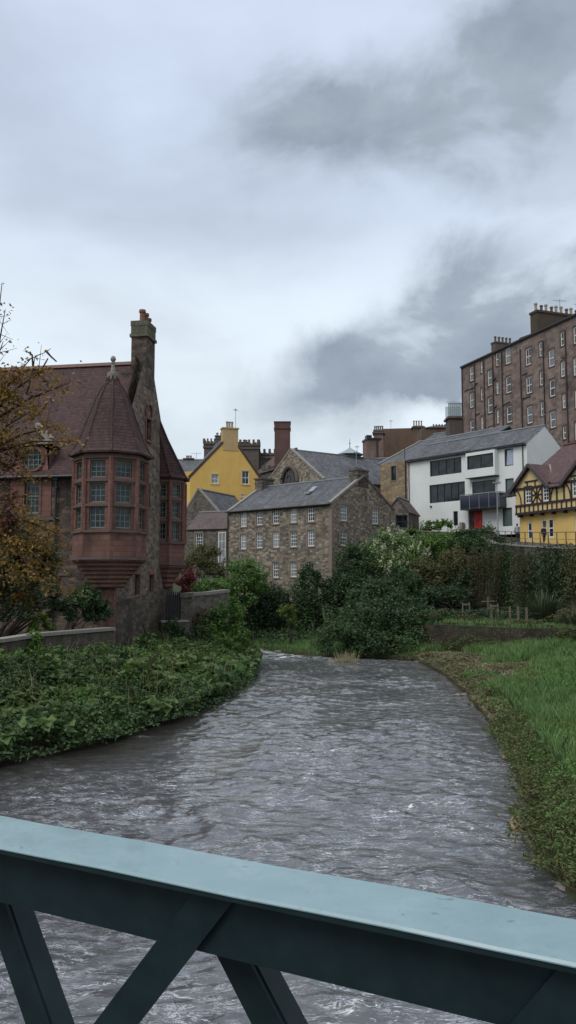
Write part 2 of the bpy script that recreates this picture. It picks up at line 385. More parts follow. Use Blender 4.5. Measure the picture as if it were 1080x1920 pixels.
def np_mesh(name, co, q, mat, parent=None, smooth=False):
    k = q.shape[1]; me = bpy.data.meshes.new(name); me.vertices.add(len(co)); me.vertices.foreach_set('co', np.ascontiguousarray(co, np.float32).ravel())
    me.loops.add(q.size); me.loops.foreach_set('vertex_index', q.astype(np.int32).ravel())
    me.polygons.add(len(q)); me.polygons.foreach_set('loop_start', np.arange(0, q.size, k, dtype=np.int32)); me.polygons.foreach_set('loop_total', np.full(len(q), k, np.int32))
    if smooth: me.polygons.foreach_set('use_smooth', np.ones(len(q), bool))
    me.update(calc_edges=True); return link(name, me, mat, parent)
# ---------------------------------------------------------------- terrain
RIV = np.array([(13, -60), (9, -20), (7.2, 0), (5.6, 10), (4.98, 14.4), (4.8, 16.2), (6.01, 20.8), (7.24, 27.4), (8.1, 34), (8.73, 40.3), (9.2, 48), (8.9, 56.4), (6, 58.6), (3, 59.3), (0.5, 61.5), (-1, 64), (-3, 67), (-14, 71), (-60, 78), (-300, 90),
                (-300, 80), (-60, 68), (-14, 64), (-5, 61), (-2.6, 58.3), (-2.2, 50), (-2.56, 43.4), (-4.44, 33.9), (-6.97, 27.4), (-8.8, 25), (-10.8, 19), (-12, 10), (-13, 0), (-14, -60)], float)
def rsd(x, y):
    """signed distance to the river outline, positive on land"""
    x = np.asarray(x, float); y = np.asarray(y, float); d = np.full(x.shape, 1e9); ins = np.zeros(x.shape, bool); n = len(RIV)
    for k in range(n):
        ax, ay = RIV[k]; bx, by = RIV[(k + 1) % n]; ex, ey = bx - ax, by - ay
        t = np.clip(((x - ax) * ex + (y - ay) * ey) / (ex * ex + ey * ey), 0, 1)
        d = np.minimum(d, np.hypot(x - ax - t * ex, y - ay - t * ey))
        c = ((ay > y) != (by > y)) & (x < (bx - ax) * (y - ay) / (by - ay + 1e-12) + ax); ins ^= c
    return np.where(ins, -d, d)
RET = [(-60, 26), (40, 21.5), (57, 20.5), (76, 19.6), (80, 19), (84.5, 16.6), (95, 10), (110, 7), (400, 7)]      # foot of the road's retaining wall: y, x
def xret(y): return np.interp(y, [a for a, b in RET], [b for a, b in RET])
def zup(y): return np.interp(y, [-60, 40, 57, 68, 76, 82, 90, 97, 130, 200, 1500], [4, 6.7, 7.8, 8.45, 9.1, 9.7, 10.9, 11.2, 14, 22, 30])
def ylow(x): return np.interp(x, [8, 11.4, 18, 20, 26], [61, 57.5, 51.5, 49, 43])
def terr(x, y):
    x = np.asarray(x, float); y = np.asarray(y, float); s = rsd(x, y)
    far_side = (y > 64 + np.clip((-x - 14) * .2, 0, 30)) & (x < 3) | (y > 61) & (x >= 0) & (x < 8) & False
    left = (x < 0) & ~far_side
    z = np.where(s < 0, -.25 - np.clip(-s * .35, 0, .7), .02)
    zl = .12 + 1.15 * sstep(0, 6, s) + 1.1 * sstep(8.5, 12, s)
    zc = .12 + .25 * sstep(0, 3, s) + 2.2 * sstep(3, 12, s) + np.clip(y - 100, 0, 400) * .055
    zr = .05 + .35 * sstep(0, 1.2, s) + .85 * sstep(1, 9, s)
    zr = np.where((y > ylow(x)) & (x > 8.5), 2.4, zr)
    zr = np.where((x > 3) & (y > 64), np.maximum(zr, 2.4 * sstep(62, 68, y)), zr)
    xr = xret(y); dl = np.where(y > 80, (xr - x) * .75, xr - x)
    slope = sstep(9, 0, dl) * sstep(78, 86, y)
    zr = zr + (zup(y) - 1.2 - zr) * np.clip(slope, 0, 1) * (x > 0)
    zr = np.where((y > 96), np.maximum(zr, zc), zr)
    zland = np.where(left, zl, np.where((x < 3) & (y > 60), zc, np.where(x < 0, zc, zr)))
    zland = np.where((x > xr), zup(y), zland)
    zland = zland + (fbm(x * .6, y * .6, 3) - .45) * .22 * (s > .3) * (x < xr)
    return np.where(s < 0, z, zland)
def th(x, y): return float(terr(np.array([x]), np.array([y]))[0])
n = NT('ground'); p = n.tc.outputs['Object']; a = n.noise(p, .45, 6, .65); b = n.noise(p, 5, 5, .65)
c = n.mix(n.rng(a.outputs[0], .42, .6), (.045, .04, .028), (.035, .055, .02)); c = n.mix(n.rng(b.outputs[0], .4, .7, 0, .6), c, (.07, .06, .04)); n.bump(b.outputs[0], .8, .08); M_ground = n.fin(c, .95, .1)
ax = lambda lo, hi, st: list(np.arange(lo, hi, st))
xs = [-2500, -900, -400, -200, -120, -80] + ax(-60, -20, 2) + ax(-20, -13, .5) + ax(-13, 12, .25) + ax(12, 32, .5) + ax(32, 62, 2) + [80, 120, 200, 400, 900, 2500]
ys = [-2500, -900, -300, -120, -60] + ax(-40, 8, 2) + ax(8, 64, .25) + ax(64, 100, .5) + ax(100, 160, 3) + [180, 220, 300, 500, 900, 1600, 3000]
g = grid_mesh('ground', xs, ys, terr, M_ground); tag(g, kind='structure')
# ---------------------------------------------------------------- water
def wave(X, Y):
    am = sstep(0, 1.2, -rsd(X, Y)) * .75 + .25
    q = X + 1.2 * (fbm(X * .5, Y * .35, 41, 3) - .5); r = Y + .7 * (fbm(X * .7, Y * .6, 43, 3) - .5) + .14 * X * sstep(-3, 5, X)
    def rot(u, v, t): c_, s_ = math.cos(t), math.sin(t); return u * c_ + v * s_, -u * s_ + v * c_
    def bil(u, v, t, fu, fv, s, p): u, v = rot(u, v, t); return 1 - np.abs(2 * vn(u * fu, v * fv, s) - 1) ** p      # rounded backs, narrow troughs
    patch = sstep(.28, .62, fbm(X * .45, Y * .35, 13, 4)) * 1.1 + .45
    a = bil(q, r, .12, 1.1, 2.6, 1, .9) + .7 * bil(q, r, -.22, .8, 2.1, 6, .9); b = bil(q, r, .3, 2.3, 5., 2, .8) + bil(q, r, -.35, 2.0, 5.2, 8, .8); c = bil(q, r, 0, 5., 11., 5, .9); big = fbm(X * .4, Y * .5, 9, 3)
    return am * patch * (AW[0] * a + AW[1] * b + AW[2] * c) + .05 * (big - .5) * am - .04
AW = (.046, .024, .009)
n = NT('water'); p = n.tc.outputs['Object']
w = n.noise(p, .9, 3); v = n.add(p, w.outputs['Color'], .6)
b1 = n.noise(n.mapv(vec=v, scale=(6, 17, 1)), 1, 3, .6, .5); f1 = n.noise(n.mapv(vec=v, scale=(.35, .5, 1)), 1, 4, .6)
n.bump(b1.outputs[0], .6, .012)
def vein(sc, loc, dist, wd):
    q = n.noise(n.mapv(vec=v, scale=sc, loc=loc), 1, 3, .6, dist).outputs[0]; return n.rng(n.math('ABSOLUTE', n.math('SUBTRACT', q, .5)), 0, wd, 1, 0)
v1 = vein((1.9, 6., 1), (0, 0, 0), 1.4, .022); v2 = vein((3.6, 11., 1), (5, 2, 0), 1., .03)  # thin pale lines for glinting facets, painted into the colour with the foam
f3 = n.noise(n.mapv('Object', (.45, .30, 1), (2, 7, 0)), 1, 4, .6); f2 = n.noise(n.mapv(vec=v, scale=(4, 13, 1), loc=(4, 0, 0)), 1, 4, .65, 1.2)
pm = n.rng(f3.outputs[0], .36, .6); foam_glint = n.math('MULTIPLY', pm, n.rng(f2.outputs[0], .60, .67))
foam_glint = n.math('MAXIMUM', foam_glint, n.math('MULTIPLY', n.math('MAXIMUM', v1, n.math('MULTIPLY', v2, .7)), n.math('MULTIPLY', n.rng(n.noise(n.mapv(vec=v, scale=(2.5, 5, 1), loc=(1, 8, 0)), 1, 3).outputs[0], .42, .6), n.rng(f3.outputs[0], .3, .55, .25, .8))))
sy_ = n.N('ShaderNodeSeparateXYZ'); n.L(p, sy_.inputs[0]); rif = n.math('MULTIPLY', n.rng(sy_.outputs[1], 55.5, 58.5), n.rng(n.noise(n.mapv('Object', (.9, 2.6, 1)), 1, 4, .7).outputs[0], .48, .58)); foam_glint = n.math('MAXIMUM', foam_glint, rif); at = n.N('ShaderNodeAttribute'); at.attribute_name = 'shore'; foam_glint = n.math('MULTIPLY', foam_glint, n.rng(at.outputs['Fac'], .2, 1, .12, 1))
c = n.mix(n.math('MULTIPLY', foam_glint, .9), n.mix(f1.outputs[0], (.040, .041, .044), (.085, .088, .094)), (.66, .68, .71)); c = n.mix(n.rng(at.outputs['Fac'], 0, 1, .8, 0), c, (.018, .013, .010))  # towards the left bank its dark reflection is painted into the water colour
n.put(n.b.inputs['IOR'], 1.45); n.fin(c, n.rng(foam_glint, 0, 1, .05, .45)); n.b.inputs['Specular IOR Level'].default_value = 1.
M_water = n.m
xs = [-300, -150, -60, -40, -25] + ax(-15, -12, .3) + ax(-12, 10, .055) + ax(10, 14, .4)
ys = [-60, -20, 0] + [5 + 1.0 * k for k in range(3)]
y = 8.
while y < 70: ys.append(y); y += max(.035, .0042 * y)
ys += [72, 78, 90]
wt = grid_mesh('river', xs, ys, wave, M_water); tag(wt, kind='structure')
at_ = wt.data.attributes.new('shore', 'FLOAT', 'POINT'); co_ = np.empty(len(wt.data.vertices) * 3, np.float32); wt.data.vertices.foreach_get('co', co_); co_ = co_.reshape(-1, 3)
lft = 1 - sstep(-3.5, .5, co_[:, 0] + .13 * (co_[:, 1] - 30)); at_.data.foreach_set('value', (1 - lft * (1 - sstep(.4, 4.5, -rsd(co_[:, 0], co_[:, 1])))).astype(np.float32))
# ---------------------------------------------------------------- foliage helpers
def leafmesh(name, cen, size, mat, rg, parent=None, up=.35, asp=.5, droop=0., nrm=None):
    n = len(cen); d = rg.normal(size=(n, 3)); d[:, 2] = d[:, 2] * .6 - droop; d /= np.linalg.norm(d, axis=1)[:, None]
    nn = rg.normal(size=(n, 3)); nn[:, 2] += up * 3
    if nrm is not None: nn += nrm * 1.6
    s = np.cross(d, nn); s /= np.linalg.norm(s, axis=1)[:, None] + 1e-9
    L = size * (.6 + .8 * rg.random((n, 1))); wd = L * asp; fold = np.cross(s, d) * wd * .25
    v = np.stack([cen - d * L * .5, cen + s * wd * .5 + fold, cen + d * L * .5, cen - s * wd * .5 + fold], 1).reshape(-1, 3)
    return np_mesh(name, v, np.arange(4 * n).reshape(n, 4), mat, parent)
def crown_pts(rg, blobs, n, shell=.45):
    """points through lumpy volumes: sub-clumps scattered over each blob, gaps between"""
    vol = np.array([b[3] * b[4] * b[5] for b in blobs]) ** .67; vol /= vol.sum(); P = []; NR = []
    for b, w in zip(blobs, vol):
        k = max(8, int(n * w)); c = np.array(b[:3]); R = np.array(b[3:6]); nc = max(5, int(14 + k / 260))
        d = rg.normal(size=(nc, 3)); d /= np.linalg.norm(d, axis=1)[:, None]; d[:, 2] = np.where(d[:, 2] < -.5, -d[:, 2], d[:, 2])
        cc = d * (.5 + .42 * rg.random((nc, 1))); cr = .2 + .2 * rg.random(nc)
        i = rg.integers(0, nc, k); e = rg.normal(size=(k, 3)); e /= np.linalg.norm(e, axis=1)[:, None]
        q = cc[i] + e * (cr[i] * (shell + (1 - shell) * rg.random(k)) ** 1)[:, None] * 1.0
        P.append(c + q * R); NR.append(e)
    for b in blobs:                       # loose shoots that break the outline
        m_ = max(4, int(9 * (b[3] + b[5]))); d = rg.normal(size=(m_, 3)); d[:, 2] = np.abs(d[:, 2]) * .8 + .15; d /= np.linalg.norm(d, axis=1)[:, None]
        base = np.array(b[:3]) + d * np.array(b[3:6]) * .82; ln = rg.uniform(.15, .38, m_) * min(b[3], 1.8); k = 16
        t = rg.random((m_, k, 1)); up_ = d * .7 + np.array([0, 0, .6]) + rg.normal(size=(m_, 3)) * .25
        q = base[:, None] + up_[:, None] * ln[:, None, None] * t * 1.3 + rg.normal(size=(m_, k, 3)) * .055; P.append(q.reshape(-1, 3)); NR.append(np.repeat(d, k, 0))
    return np.concatenate(P), np.concatenate(NR)
LM = dict(
    bramble=m_leaf('leaf_bramble', [(.030, .058, .022), (.060, .112, .036), (.105, .175, .055), (.16, .22, .07)]),
    dark=m_leaf('leaf_dark', [(.016, .032, .014), (.038, .066, .027), (.066, .110, .043)], .2),
    deep=m_leaf('leaf_deep', [(.022, .044, .018), (.050, .092, .036), (.090, .150, .058)], .25),
    mid=m_leaf('leaf_mid', [(0.048, 0.100, 0.026), (0.097, 0.190, 0.044), (0.162, 0.280, 0.066)]),
    lime=m_leaf('leaf_lime', [(0.068, 0.106, 0.025), (0.121, 0.175, 0.041), (0.189, 0.237, 0.055)]),
    olive=m_leaf('leaf_olive', [(0.052, 0.056, 0.026), (0.104, 0.104, 0.044), (0.173, 0.160, 0.070)]),
    autumn=m_leaf("leaf_autumn", [(.09, .05, .016), (.17, .095, .028), (.27, .15, .04), (.36, .24, .055)], .35),
    rust=m_leaf('leaf_rust', [(0.047, 0.020, 0.017), (0.095, 0.037, 0.028), (0.149, 0.062, 0.034)], .3),
    bloom=m_leaf('leaf_bloom', [(.30, .33, .20), (.44, .46, .31), (.55, .56, .42)]),
    yellow=m_leaf('leaf_yellow', [(0.121, 0.125, 0.028), (0.203, 0.188, 0.041), (0.270, 0.250, 0.069)]),
    red=m_leaf('leaf_red', [(0.095, 0.015, 0.021), (0.189, 0.037, 0.041), (0.270, 0.062, 0.069)]),
)
M_bark = m_plain('bark', (.05, .04, .032), .9, .4, 6, .1)
def plant(name, label, cat, base, blobs, n, size, leaf, group=None, seed=1, trunk=.1, stems=3, extra=None, asp=.5, up=.35, part='foliage', tpart='trunk'):
    """blobs are (px, py, D, rx, ry, rz): pixel of the clump's middle at distance D, radii in metres"""
    rg = np.random.default_rng(seed); B = []
    for b in blobs:
        c = W(b[0], b[1], b[2]); B.append((c.x, c.y, c.z, b[3], b[4], b[5]))
    base = Vector(base) if len(base) == 3 else Vector((base[0], base[1], th(*base) - .05))
    root = empty(name, base, label, cat, group)
    P, NR = crown_pts(rg, B, n); leafmesh(part, P, size, LM[leaf], rg, root, up, asp, nrm=NR)
    if extra:
        for (lf, nn, sz, pn) in extra:
            P, NR = crown_pts(rg, B, nn, .8); leafmesh(pn, P + NR * .05, sz, LM[lf], rg, root, up, .8, nrm=NR)
    m = MB()
    for k in range(stems):
        for b in B[:6]:
            e = Vector(b[:3]) + Vector((rg.uniform(-.6, .6) * b[3], rg.uniform(-.6, .6) * b[4], rg.uniform(-.3, .6) * b[5]))
            s = base + Vector((rg.uniform(-1, 1), rg.uniform(-1, 1), 0)) * trunk * (1.5 if stems > 1 else .2)
            mid = s.lerp(e, .5) + Vector((rg.uniform(-.15, .15), rg.uniform(-.15, .15), .1)) * (e - s).length
            m.tube([s, s.lerp(mid, .5) + Vector((0, 0, .05)), mid, e], [trunk, trunk * .75, trunk * .5, trunk * .15], 5)
    m.build(tpart, M_bark, root)
    return root
# ---------------------------------------------------------------- shared building materials
M_redstone = m_brick('red_sandstone_ashlar', (.20, .098, .076), (.105, .063, .054), (.065, .045, .04), .75, .30, .014, .9, .35)
M_redrub = m_rubble('red_rubble', [(.125, .085, .068), (.07, .053, .047), (.17, .12, .092), (.10, .082, .068), (.045, .038, .036)], (.095, .083, .07), 2.2, 4.6, .6, .15)
M_gab = m_rubble('gable_rubble', [(.20, .155, .125), (.13, .095, .078), (.26, .20, .16), (.17, .11, .088), (.075, .062, .055)], (.16, .14, .115), 2.5, 4.8, .5, .15)
M_dark_rub = m_rubble('dark_wet_rubble', [(.13, .10, .085), (.08, .066, .058), (.16, .12, .10), (.055, .048, .044)], (.075, .066, .056), 1.8, 3.8, .7, .7)
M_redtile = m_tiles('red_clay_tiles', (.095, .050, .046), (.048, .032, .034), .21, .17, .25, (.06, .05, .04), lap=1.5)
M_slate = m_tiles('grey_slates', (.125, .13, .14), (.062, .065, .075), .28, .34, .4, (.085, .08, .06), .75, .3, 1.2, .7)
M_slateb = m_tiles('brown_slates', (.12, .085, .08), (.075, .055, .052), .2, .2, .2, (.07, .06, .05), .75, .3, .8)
M_millst = m_rubble('mill_rubble', [(.27, .225, .17), (.17, .135, .108), (.36, .31, .24), (.12, .105, .09), (.24, .18, .135), (.08, .072, .064)], (.20, .18, .15), 2.5, 5.4, .4, .05)
M_milldk = m_rubble('grey_rubble', [(.15, .13, .11), (.11, .095, .08), (.18, .155, .125), (.08, .07, .062)], (.13, .115, .10), 2.5, 5.2, .5, .15)
M_dress = m_plain('dressed_stone', (.20, .165, .13), .85, .3, 2, .2)
M_dressd = m_plain('weathered_dressed_stone', (.10, .082, .07), .85, .4, 2, .2)
M_white = m_plain('white_paint', (.62, .62, .60), .5, .06, 3, .4)
M_lead = m_plain('lead_flashing', (.22, .24, .25), .5, .25, 3, .5)
M_pipe = m_plain('dark_cast_iron', (.022, .02, .022), .5, .3, 3, .4)
M_glass = m_glass('window_glass'); M_glassc = m_glass('window_glass_with_blinds', (.02, .024, .028), .1, .55)
M_greenp = m_plain('pale_green_paint', (.14, .19, .17), .55, .15, 3, .3)
M_pot = m_plain('terracotta', (.19, .09, .065), .8, .25, 4, .2)
M_potd = m_plain('sooty_terracotta', (.12, .075, .065), .8, .3, 4, .2)
M_potb = m_plain('buff_pot', (.30, .25, .19), .8, .2, 4, .2)
M_cope = m_plain('coping_stone', (.22, .205, .18), .85, .3, 2.5, .2)
M_yel = m_render('yellow_render', (.62, .40, .115), .35, .5, (.45, .42, .5))
M_wht = m_render('white_render', (.62, .63, .61), .12, .4, (.6, .6, .58))
M_wood = m_plain('dark_stained_timber', (.035, .022, .022), .7, .3, 5, .3)
def gable_roof(par, F, depth, ze, zr, mat, oh=.25, vo=.2, name='roof', t=.14, mid=None, hipL=0., hipR=0.):
    """ridge parallel to F; eaves overhang oh, verges overhang vo"""
    h = mid if mid else depth / 2; m = MB(); sl = (zr - ze) / h; z0 = ze - sl * oh; L = F.L
    slab(m, [F.p(-vo, z0, oh), F.p(L + vo, z0, oh), F.p(L + vo - hipR, zr, -h), F.p(-vo + hipL, zr, -h)], t)
    hb = depth - h; sb = (zr - ze) / hb; zb = ze - sb * oh
    slab(m, [F.p(-vo, zb, -depth - oh), F.p(-vo + hipL, zr, -h), F.p(L + vo - hipR, zr, -h), F.p(L + vo, zb, -depth - oh)], t)
    if hipL: slab(m, [F.p(-vo, z0, oh), F.p(-vo + hipL, zr, -h), F.p(-vo, zb, -depth - oh)], t)
    if hipR: slab(m, [F.p(L + vo, z0, oh), F.p(L + vo, zb, -depth - oh), F.p(L + vo - hipR, zr, -h)], t)
    r = m.build(name, mat, par)
    m = MB(); m.bar(F.p(-vo + hipL, zr + .03, -h), F.p(L + vo - hipR, zr + .03, -h), .28, .12); m.build('ridge', M_lead, r)
    return r
def box_walls(mb, F, depth, zb, ze, zr=None, hf=(), hr=(), hl=(), skip=(), rev=.18, mid=None):
    h = mid if mid else depth / 2
    wall(mb, F, [(0, zb), (F.L, zb), (F.L, ze), (0, ze)], hf, rev)
    R = F.right(depth); Lf = F.left(depth); Bk = F.back(depth)
    top = [(depth, ze), (h, zr), (0, ze)] if zr else [(depth, ze), (0, ze)]
    wall(mb, R, [(0, zb), (depth, zb)] + top, hr, rev)
    topl = [(depth, ze), (depth - h, zr), (0, ze)] if zr else [(depth, ze), (0, ze)]
    wall(mb, Lf, [(0, zb), (depth, zb)] + topl, hl, rev)
    wall(mb, Bk, [(0, zb), (F.L, zb), (F.L, ze), (0, ze)])
def skews(par, F, pts, mat, w=.35, t=.22, name='gable_coping', up=.1):
    m = MB()
    for a, b in zip(pts[:-1], pts[1:]): m.bar(F.p(a[0], a[1] + up, -w / 2 + .06), F.p(b[0], b[1] + up, -w / 2 + .06), w, t)
    return m.build(name, mat, par)
def stack(par, c, sx, sy, z0, z1, rz, mat, name='chimney', cap=.12, band=True):
    m = MB(); m.box((c[0], c[1], (z0 + z1) / 2), sx, sy, z1 - z0, rz)
    if band:
        m.box((c[0], c[1], z1 - .45), sx + cap, sy + cap, .14, rz); m.box((c[0], c[1], z1 + .06), sx + cap * 2, sy + cap * 2, .16, rz)
    return m.build(name, mat, par)
def aerial(par, p, h=1.8, rz=.3, arm=.7):
    m = MB(); p = Vector(p); m.tube([p, p + Vector((0, 0, h))], .035, 5); d = Vector((math.cos(rz), math.sin(rz), 0)); q = p + Vector((0, 0, h * .9))
    m.tube([q - d * arm, q + d * arm], .025, 4)
    e = Vector((-d.y, d.x, 0))
    for k in range(5): c = q + d * arm * (-.9 + .45 * k); m.tube([c - e * .3, c + e * .3], .018, 4)
    return m.build('aerial', M_lead, par)
ang = lambda v: math.atan2(v.y, v.x)
# ================================================================ red stone hall on the left
def red_house():
    C0 = W(204, 1100, 45.5).xy; CF = W(325, 1000, 57).xy; g = (CF - C0).normalized(); le = Vector((-g.y, g.x))
    LB = 24.; Ff = Fr(C0 + le * LB, C0); Fg = Fr(C0, CF); dep = Fg.L
    ze = Ff.hit(120, 884)[1]; Fm = Ff.off(-dep / 2); zr = Fm.hit(225, 684)[1]; zb = .8
    R = empty('stone_hall', (C0.x, C0.y, zb), 'red sandstone hall with steep red tiled roof, tall chimney and corner bay windows', 'building')
    m = MB()
    wf = Ff.rect(47, 897, 74, 963)
    wall(m, Ff, [(0, zb), (LB, zb), (LB, ze), (0, ze)], [wf])
    hg = dep / 2
    slots = [Fg.rect(251, 1077, 260, 1126), Fg.rect(278.5, 1077, 286.5, 1127), Fg.rect(273, 905, 281, 950), Fg.rect(272.5, 786, 281, 826)]
    prof = [(0, zb), (dep, zb), (dep, ze), (dep * .87, ze + .22 * (zr - ze)), (hg + 1.15, zr - .6), (hg + 1.15, zr + .3), (hg - 1.0, zr + .3), (hg - 1.0, zr - .4), (dep * .13, ze + .24 * (zr - ze)), (0, ze)]
    mg = MB(); wall(mg, Fg, prof, slots, .2, .04); mg.build('gable_wall', M_gab, R)
    wall(m, Fg.off(-.5).back(0), [(dep - u, z) for u, z in prof][::-1])
    wall(m, Ff.back(dep), [(0, zb), (LB, zb), (LB, ze), (0, ze)]); wall(m, Ff.left(dep), [(0, zb), (dep, zb), (dep, ze), (hg, zr), (0, ze)])
    m.build('wall', M_redrub, R)
    for r in slots: mm = MB(); mm.fbox(Fg, r[0], r[2], r[1], r[3], -.3, -.15); mm.build('slit_window', M_glass, R)
    for r in slots[:2]: mm = MB(); stones(mm, Fg, r, .14, .03, .25, .12, .04); mm.build('slit_surround', M_redstone, R)
    r = slots[3]; mm = MB(); stones(mm, Fg, r, .13, .06, .2, .15, .04)
    u = (r[0] + r[2]) / 2; arc = [Fg.p(u + math.cos(a) * .55, r[3] + .25 + math.sin(a) * .75, .1) for a in [math.pi * k / 8 for k in range(9)]]; mm.tube(arc, .09, 6)
    mm.build('slit_surround', M_redstone, R)
    # roof
    m = MB(); oh = .35; sl = (zr - ze) / hg; zo = ze - sl * oh * .6
    slab(m, [Ff.p(0, zo, oh), Ff.p(LB - .5, zo, oh), Ff.p(LB - .5, ze + 1.0, -.62), Ff.p(0, ze + 1.0, -.62)], .14)
    slab(m, [Ff.p(0, ze + 1.0, -.62), Ff.p(LB - .5, ze + 1.0, -.62), Ff.p(LB - .5, zr, -hg), Ff.p(0, zr, -hg)], .14)
    slab(m, [Ff.p(0, zo, -dep - oh), Ff.p(0, zr, -hg), Ff.p(LB - .5, zr, -hg), Ff.p(LB - .5, zo, -dep - oh)], .14)
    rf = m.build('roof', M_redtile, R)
    m = MB(); m.bar(Ff.p(0, zr + .05, -hg), Ff.p(LB - .5, zr + .05, -hg), .36, .2); m.build('ridge', m_plain('pinkish_ridge_tiles', (.26, .16, .13), .8, .25, 3), rf)
    m = MB(); m.tube([Ff.p(0, zo - .05, oh + .06), Ff.p(LB - 1.6, zo - .05, oh + .06)], .08, 6); m.build('gutter', M_pipe, R)
    # tall chimney astride the gable
    u0 = Fg.hit(272.5, 690)[0]; u1 = Fg.hit(288, 690)[0]; u0 = max(u0, hg - .9); u1 = min(max(u1, u0 + 1.5), u0 + 2.0)
    zt = Fg.hit(280, 648)[1]; zc = Fg.hit(280, 628)[1]; w = .98
    ch = MB(); ch.fbox(Fg, u0, u1, zr - 1.6, zc, -w, .07); ch.fbox(Fg, u0 - .35, u0 + .1, zr - 2.1, zr - .75, -w - .5, -.1)
    ck = ch.build('chimney', M_redrub, R)
    k2 = MB(); zz = Fg.hit(280, 632)[1]
    k2.fbox(Fg, u0 - .1, u1 + .1, zz - .15, zz + .05, -w - .1, .17); k2.fbox(Fg, u0 - .03, u1 + .03, zz + .05, zz + .6, -w - .03, .1)
    for i in range(4): a = u0 - .05 + (u1 - u0 - .28) * i / 3; k2.fbox(Fg, a, a + .36, zz + .58, zz + .92, -w - .06, .13)
    k2.build('chimney_cap', m_rubble('mossy_cap_stone', [(.16, .14, .11), (.12, .11, .08)], (.1, .09, .07), 3, 4, .5, .5), ck)
    pots(ck, [(*Fg.p(u0 + .25, 0, -.35).xy, zz + .7), (*Fg.p(u0 + .75, 0, -.3).xy, zz + .62), (*Fg.p(u0 + 1.25, 0, -.3).xy, zz + .45)], M_pot, .2, 1.0)
    # window, dormer, bands, pipe on the left front
    window(R, Ff, wf, (M_greenp, M_glass), 3, 5, .09, .035, .14, True)
    m = MB(); a, b, c, d = wf; m.fbox(Ff, a - .9, a, b - .25, d + .5, -.02, .05); m.fbox(Ff, c, c + .75, b - .25, d + .5, -.02, .05); m.fbox(Ff, a, c, d, d + .5, -.02, .05)
    m.fbox(Ff, a - .15, a, b, d, 0, .09); m.fbox(Ff, c, c + .15, b, d, 0, .09)
    m.build('red_surround', M_redstone, R)
    m = MB(); m.fbox(Ff, a - .95, c + 1.1, b - .4, b - .2, -.02, .12); z = b - .3; m.fbox(Ff, 0, a - .95, z - .1, z + .1, -.02, .07); m.fbox(Ff, c + 1.1, LB - 2.3, b - 3.6, b - 3.45, -.02, .06)
    m.build('string_course', M_dressd, R)
    a, z1 = Ff.hit(108, 890)[0], ze; m = MB(); m.tube([Ff.p(a, ze - .3, .16), Ff.p(a, zb + 1.2, .16)], .065, 8)
    for k in range(6): zz_ = ze - 1 - k * 1.7; m.fbox(Ff, a - .11, a + .11, zz_, zz_ + .08, .02, .25)
    m.box(Ff.p(a, ze - .35, .2), .3, .25, .35, ang(Ff.d)); m.build('drainpipe', M_pipe, R)
    # dormer with round window
    a, b, c, d = Ff.rect(28, 836, 93, 890); m = MB(); uc = (Ff.hit(62, 860)[0]); zc_ = Ff.hit(62, 862)[1]
    n = 14; rr = .62; ring = [(uc + rr * math.cos(2 * math.pi * k / n), zc_ + rr * math.sin(2 * math.pi * k / n)) for k in range(n)]
    out = [(a, ze - .2), (c, ze - .2), (c - .15, d - .3), (c - .5, d + .1), (a + .5, d + .1), (a + .15, d - .3)]
    pl = [[Vector((u, z, 0)) for u, z in out], [Vector((u, z, 0)) for u, z in ring]]; fl = [q for l in pl for q in l]; i0 = len(m.v); m.v += [tuple(Ff.p(q.x, q.y, .08)) for q in fl]
    for t in tessellate_polygon(pl): m.f.append(tuple(i0 + i for i in t))
    for k in range(n): p0, p1 = ring[k], ring[(k + 1) % n]; m.poly([Ff.p(*p0, .08), Ff.p(*p1, .08), Ff.p(*p1, -.15), Ff.p(*p0, -.15)])
    for s, e in ((a, -1), (c, 1)): m.poly([Ff.p(s, ze - .2, .08), Ff.p(s, ze - .2, -2.2), Ff.p(s, d - .3, -2.2), Ff.p(s, d - .3, .08)])
    m.tube([Ff.p(uc + (rr + .09) * math.cos(t), zc_ + (rr + .09) * math.sin(t), .1) for t in [2 * math.pi * k / 20 for k in range(21)]], .1, 6)
    D = m.build('dormer', M_redstone, R)
    m = MB(); m.tube([Ff.p(uc + rr * math.cos(t), zc_ + rr * math.sin(t), -.1) for t in [2 * math.pi * k / 20 for k in range(21)]], .05, 5)
    for q in (-.3, 0, .3): m.bar(Ff.p(uc + q, zc_ - .55, -.09), Ff.p(uc + q, zc_ + .55, -.09), .04, .04, Ff.n.to_3d()); m.bar(Ff.p(uc - .55, zc_ + q, -.09), Ff.p(uc + .55, zc_ + q, -.09), .04, .04)
    m.build('round_window', M_greenp, D)
    m = MB(); m.fbox(Ff, uc - .66, uc + .66, zc_ - .66, zc_ + .66, -.2, -.14); m.build('pane', M_glass, D)
    m = MB(); dz = d + .1; apx = Ff.p((a + c) / 2, dz + 1.0, -.6)
    q = [Ff.p(a - .15, dz - .1, .25), Ff.p(c + .15, dz - .1, .25), Ff.p(c + .15, dz, -3.2), Ff.p(a - .15, dz, -3.2)]; rb = Ff.p((a + c) / 2, dz + 1.2, -3.6)
    slab(m, [q[0], q[1], apx], .1); slab(m, [q[1], q[2], rb, apx], .1); slab(m, [q[3], q[0], apx, rb], .1); m.build('dormer_roof', M_redtile, D)
    m = MB(); m.fbox(Ff, c - .9, c + .25, dz - .05, dz + .2, -.2, .3); m.bar(Ff.p(c + .1, dz + .2, .1), Ff.p((a + c) / 2 + .1, dz + 1.2, -.2), .35, .3); m.build('pediment', M_cope, D)
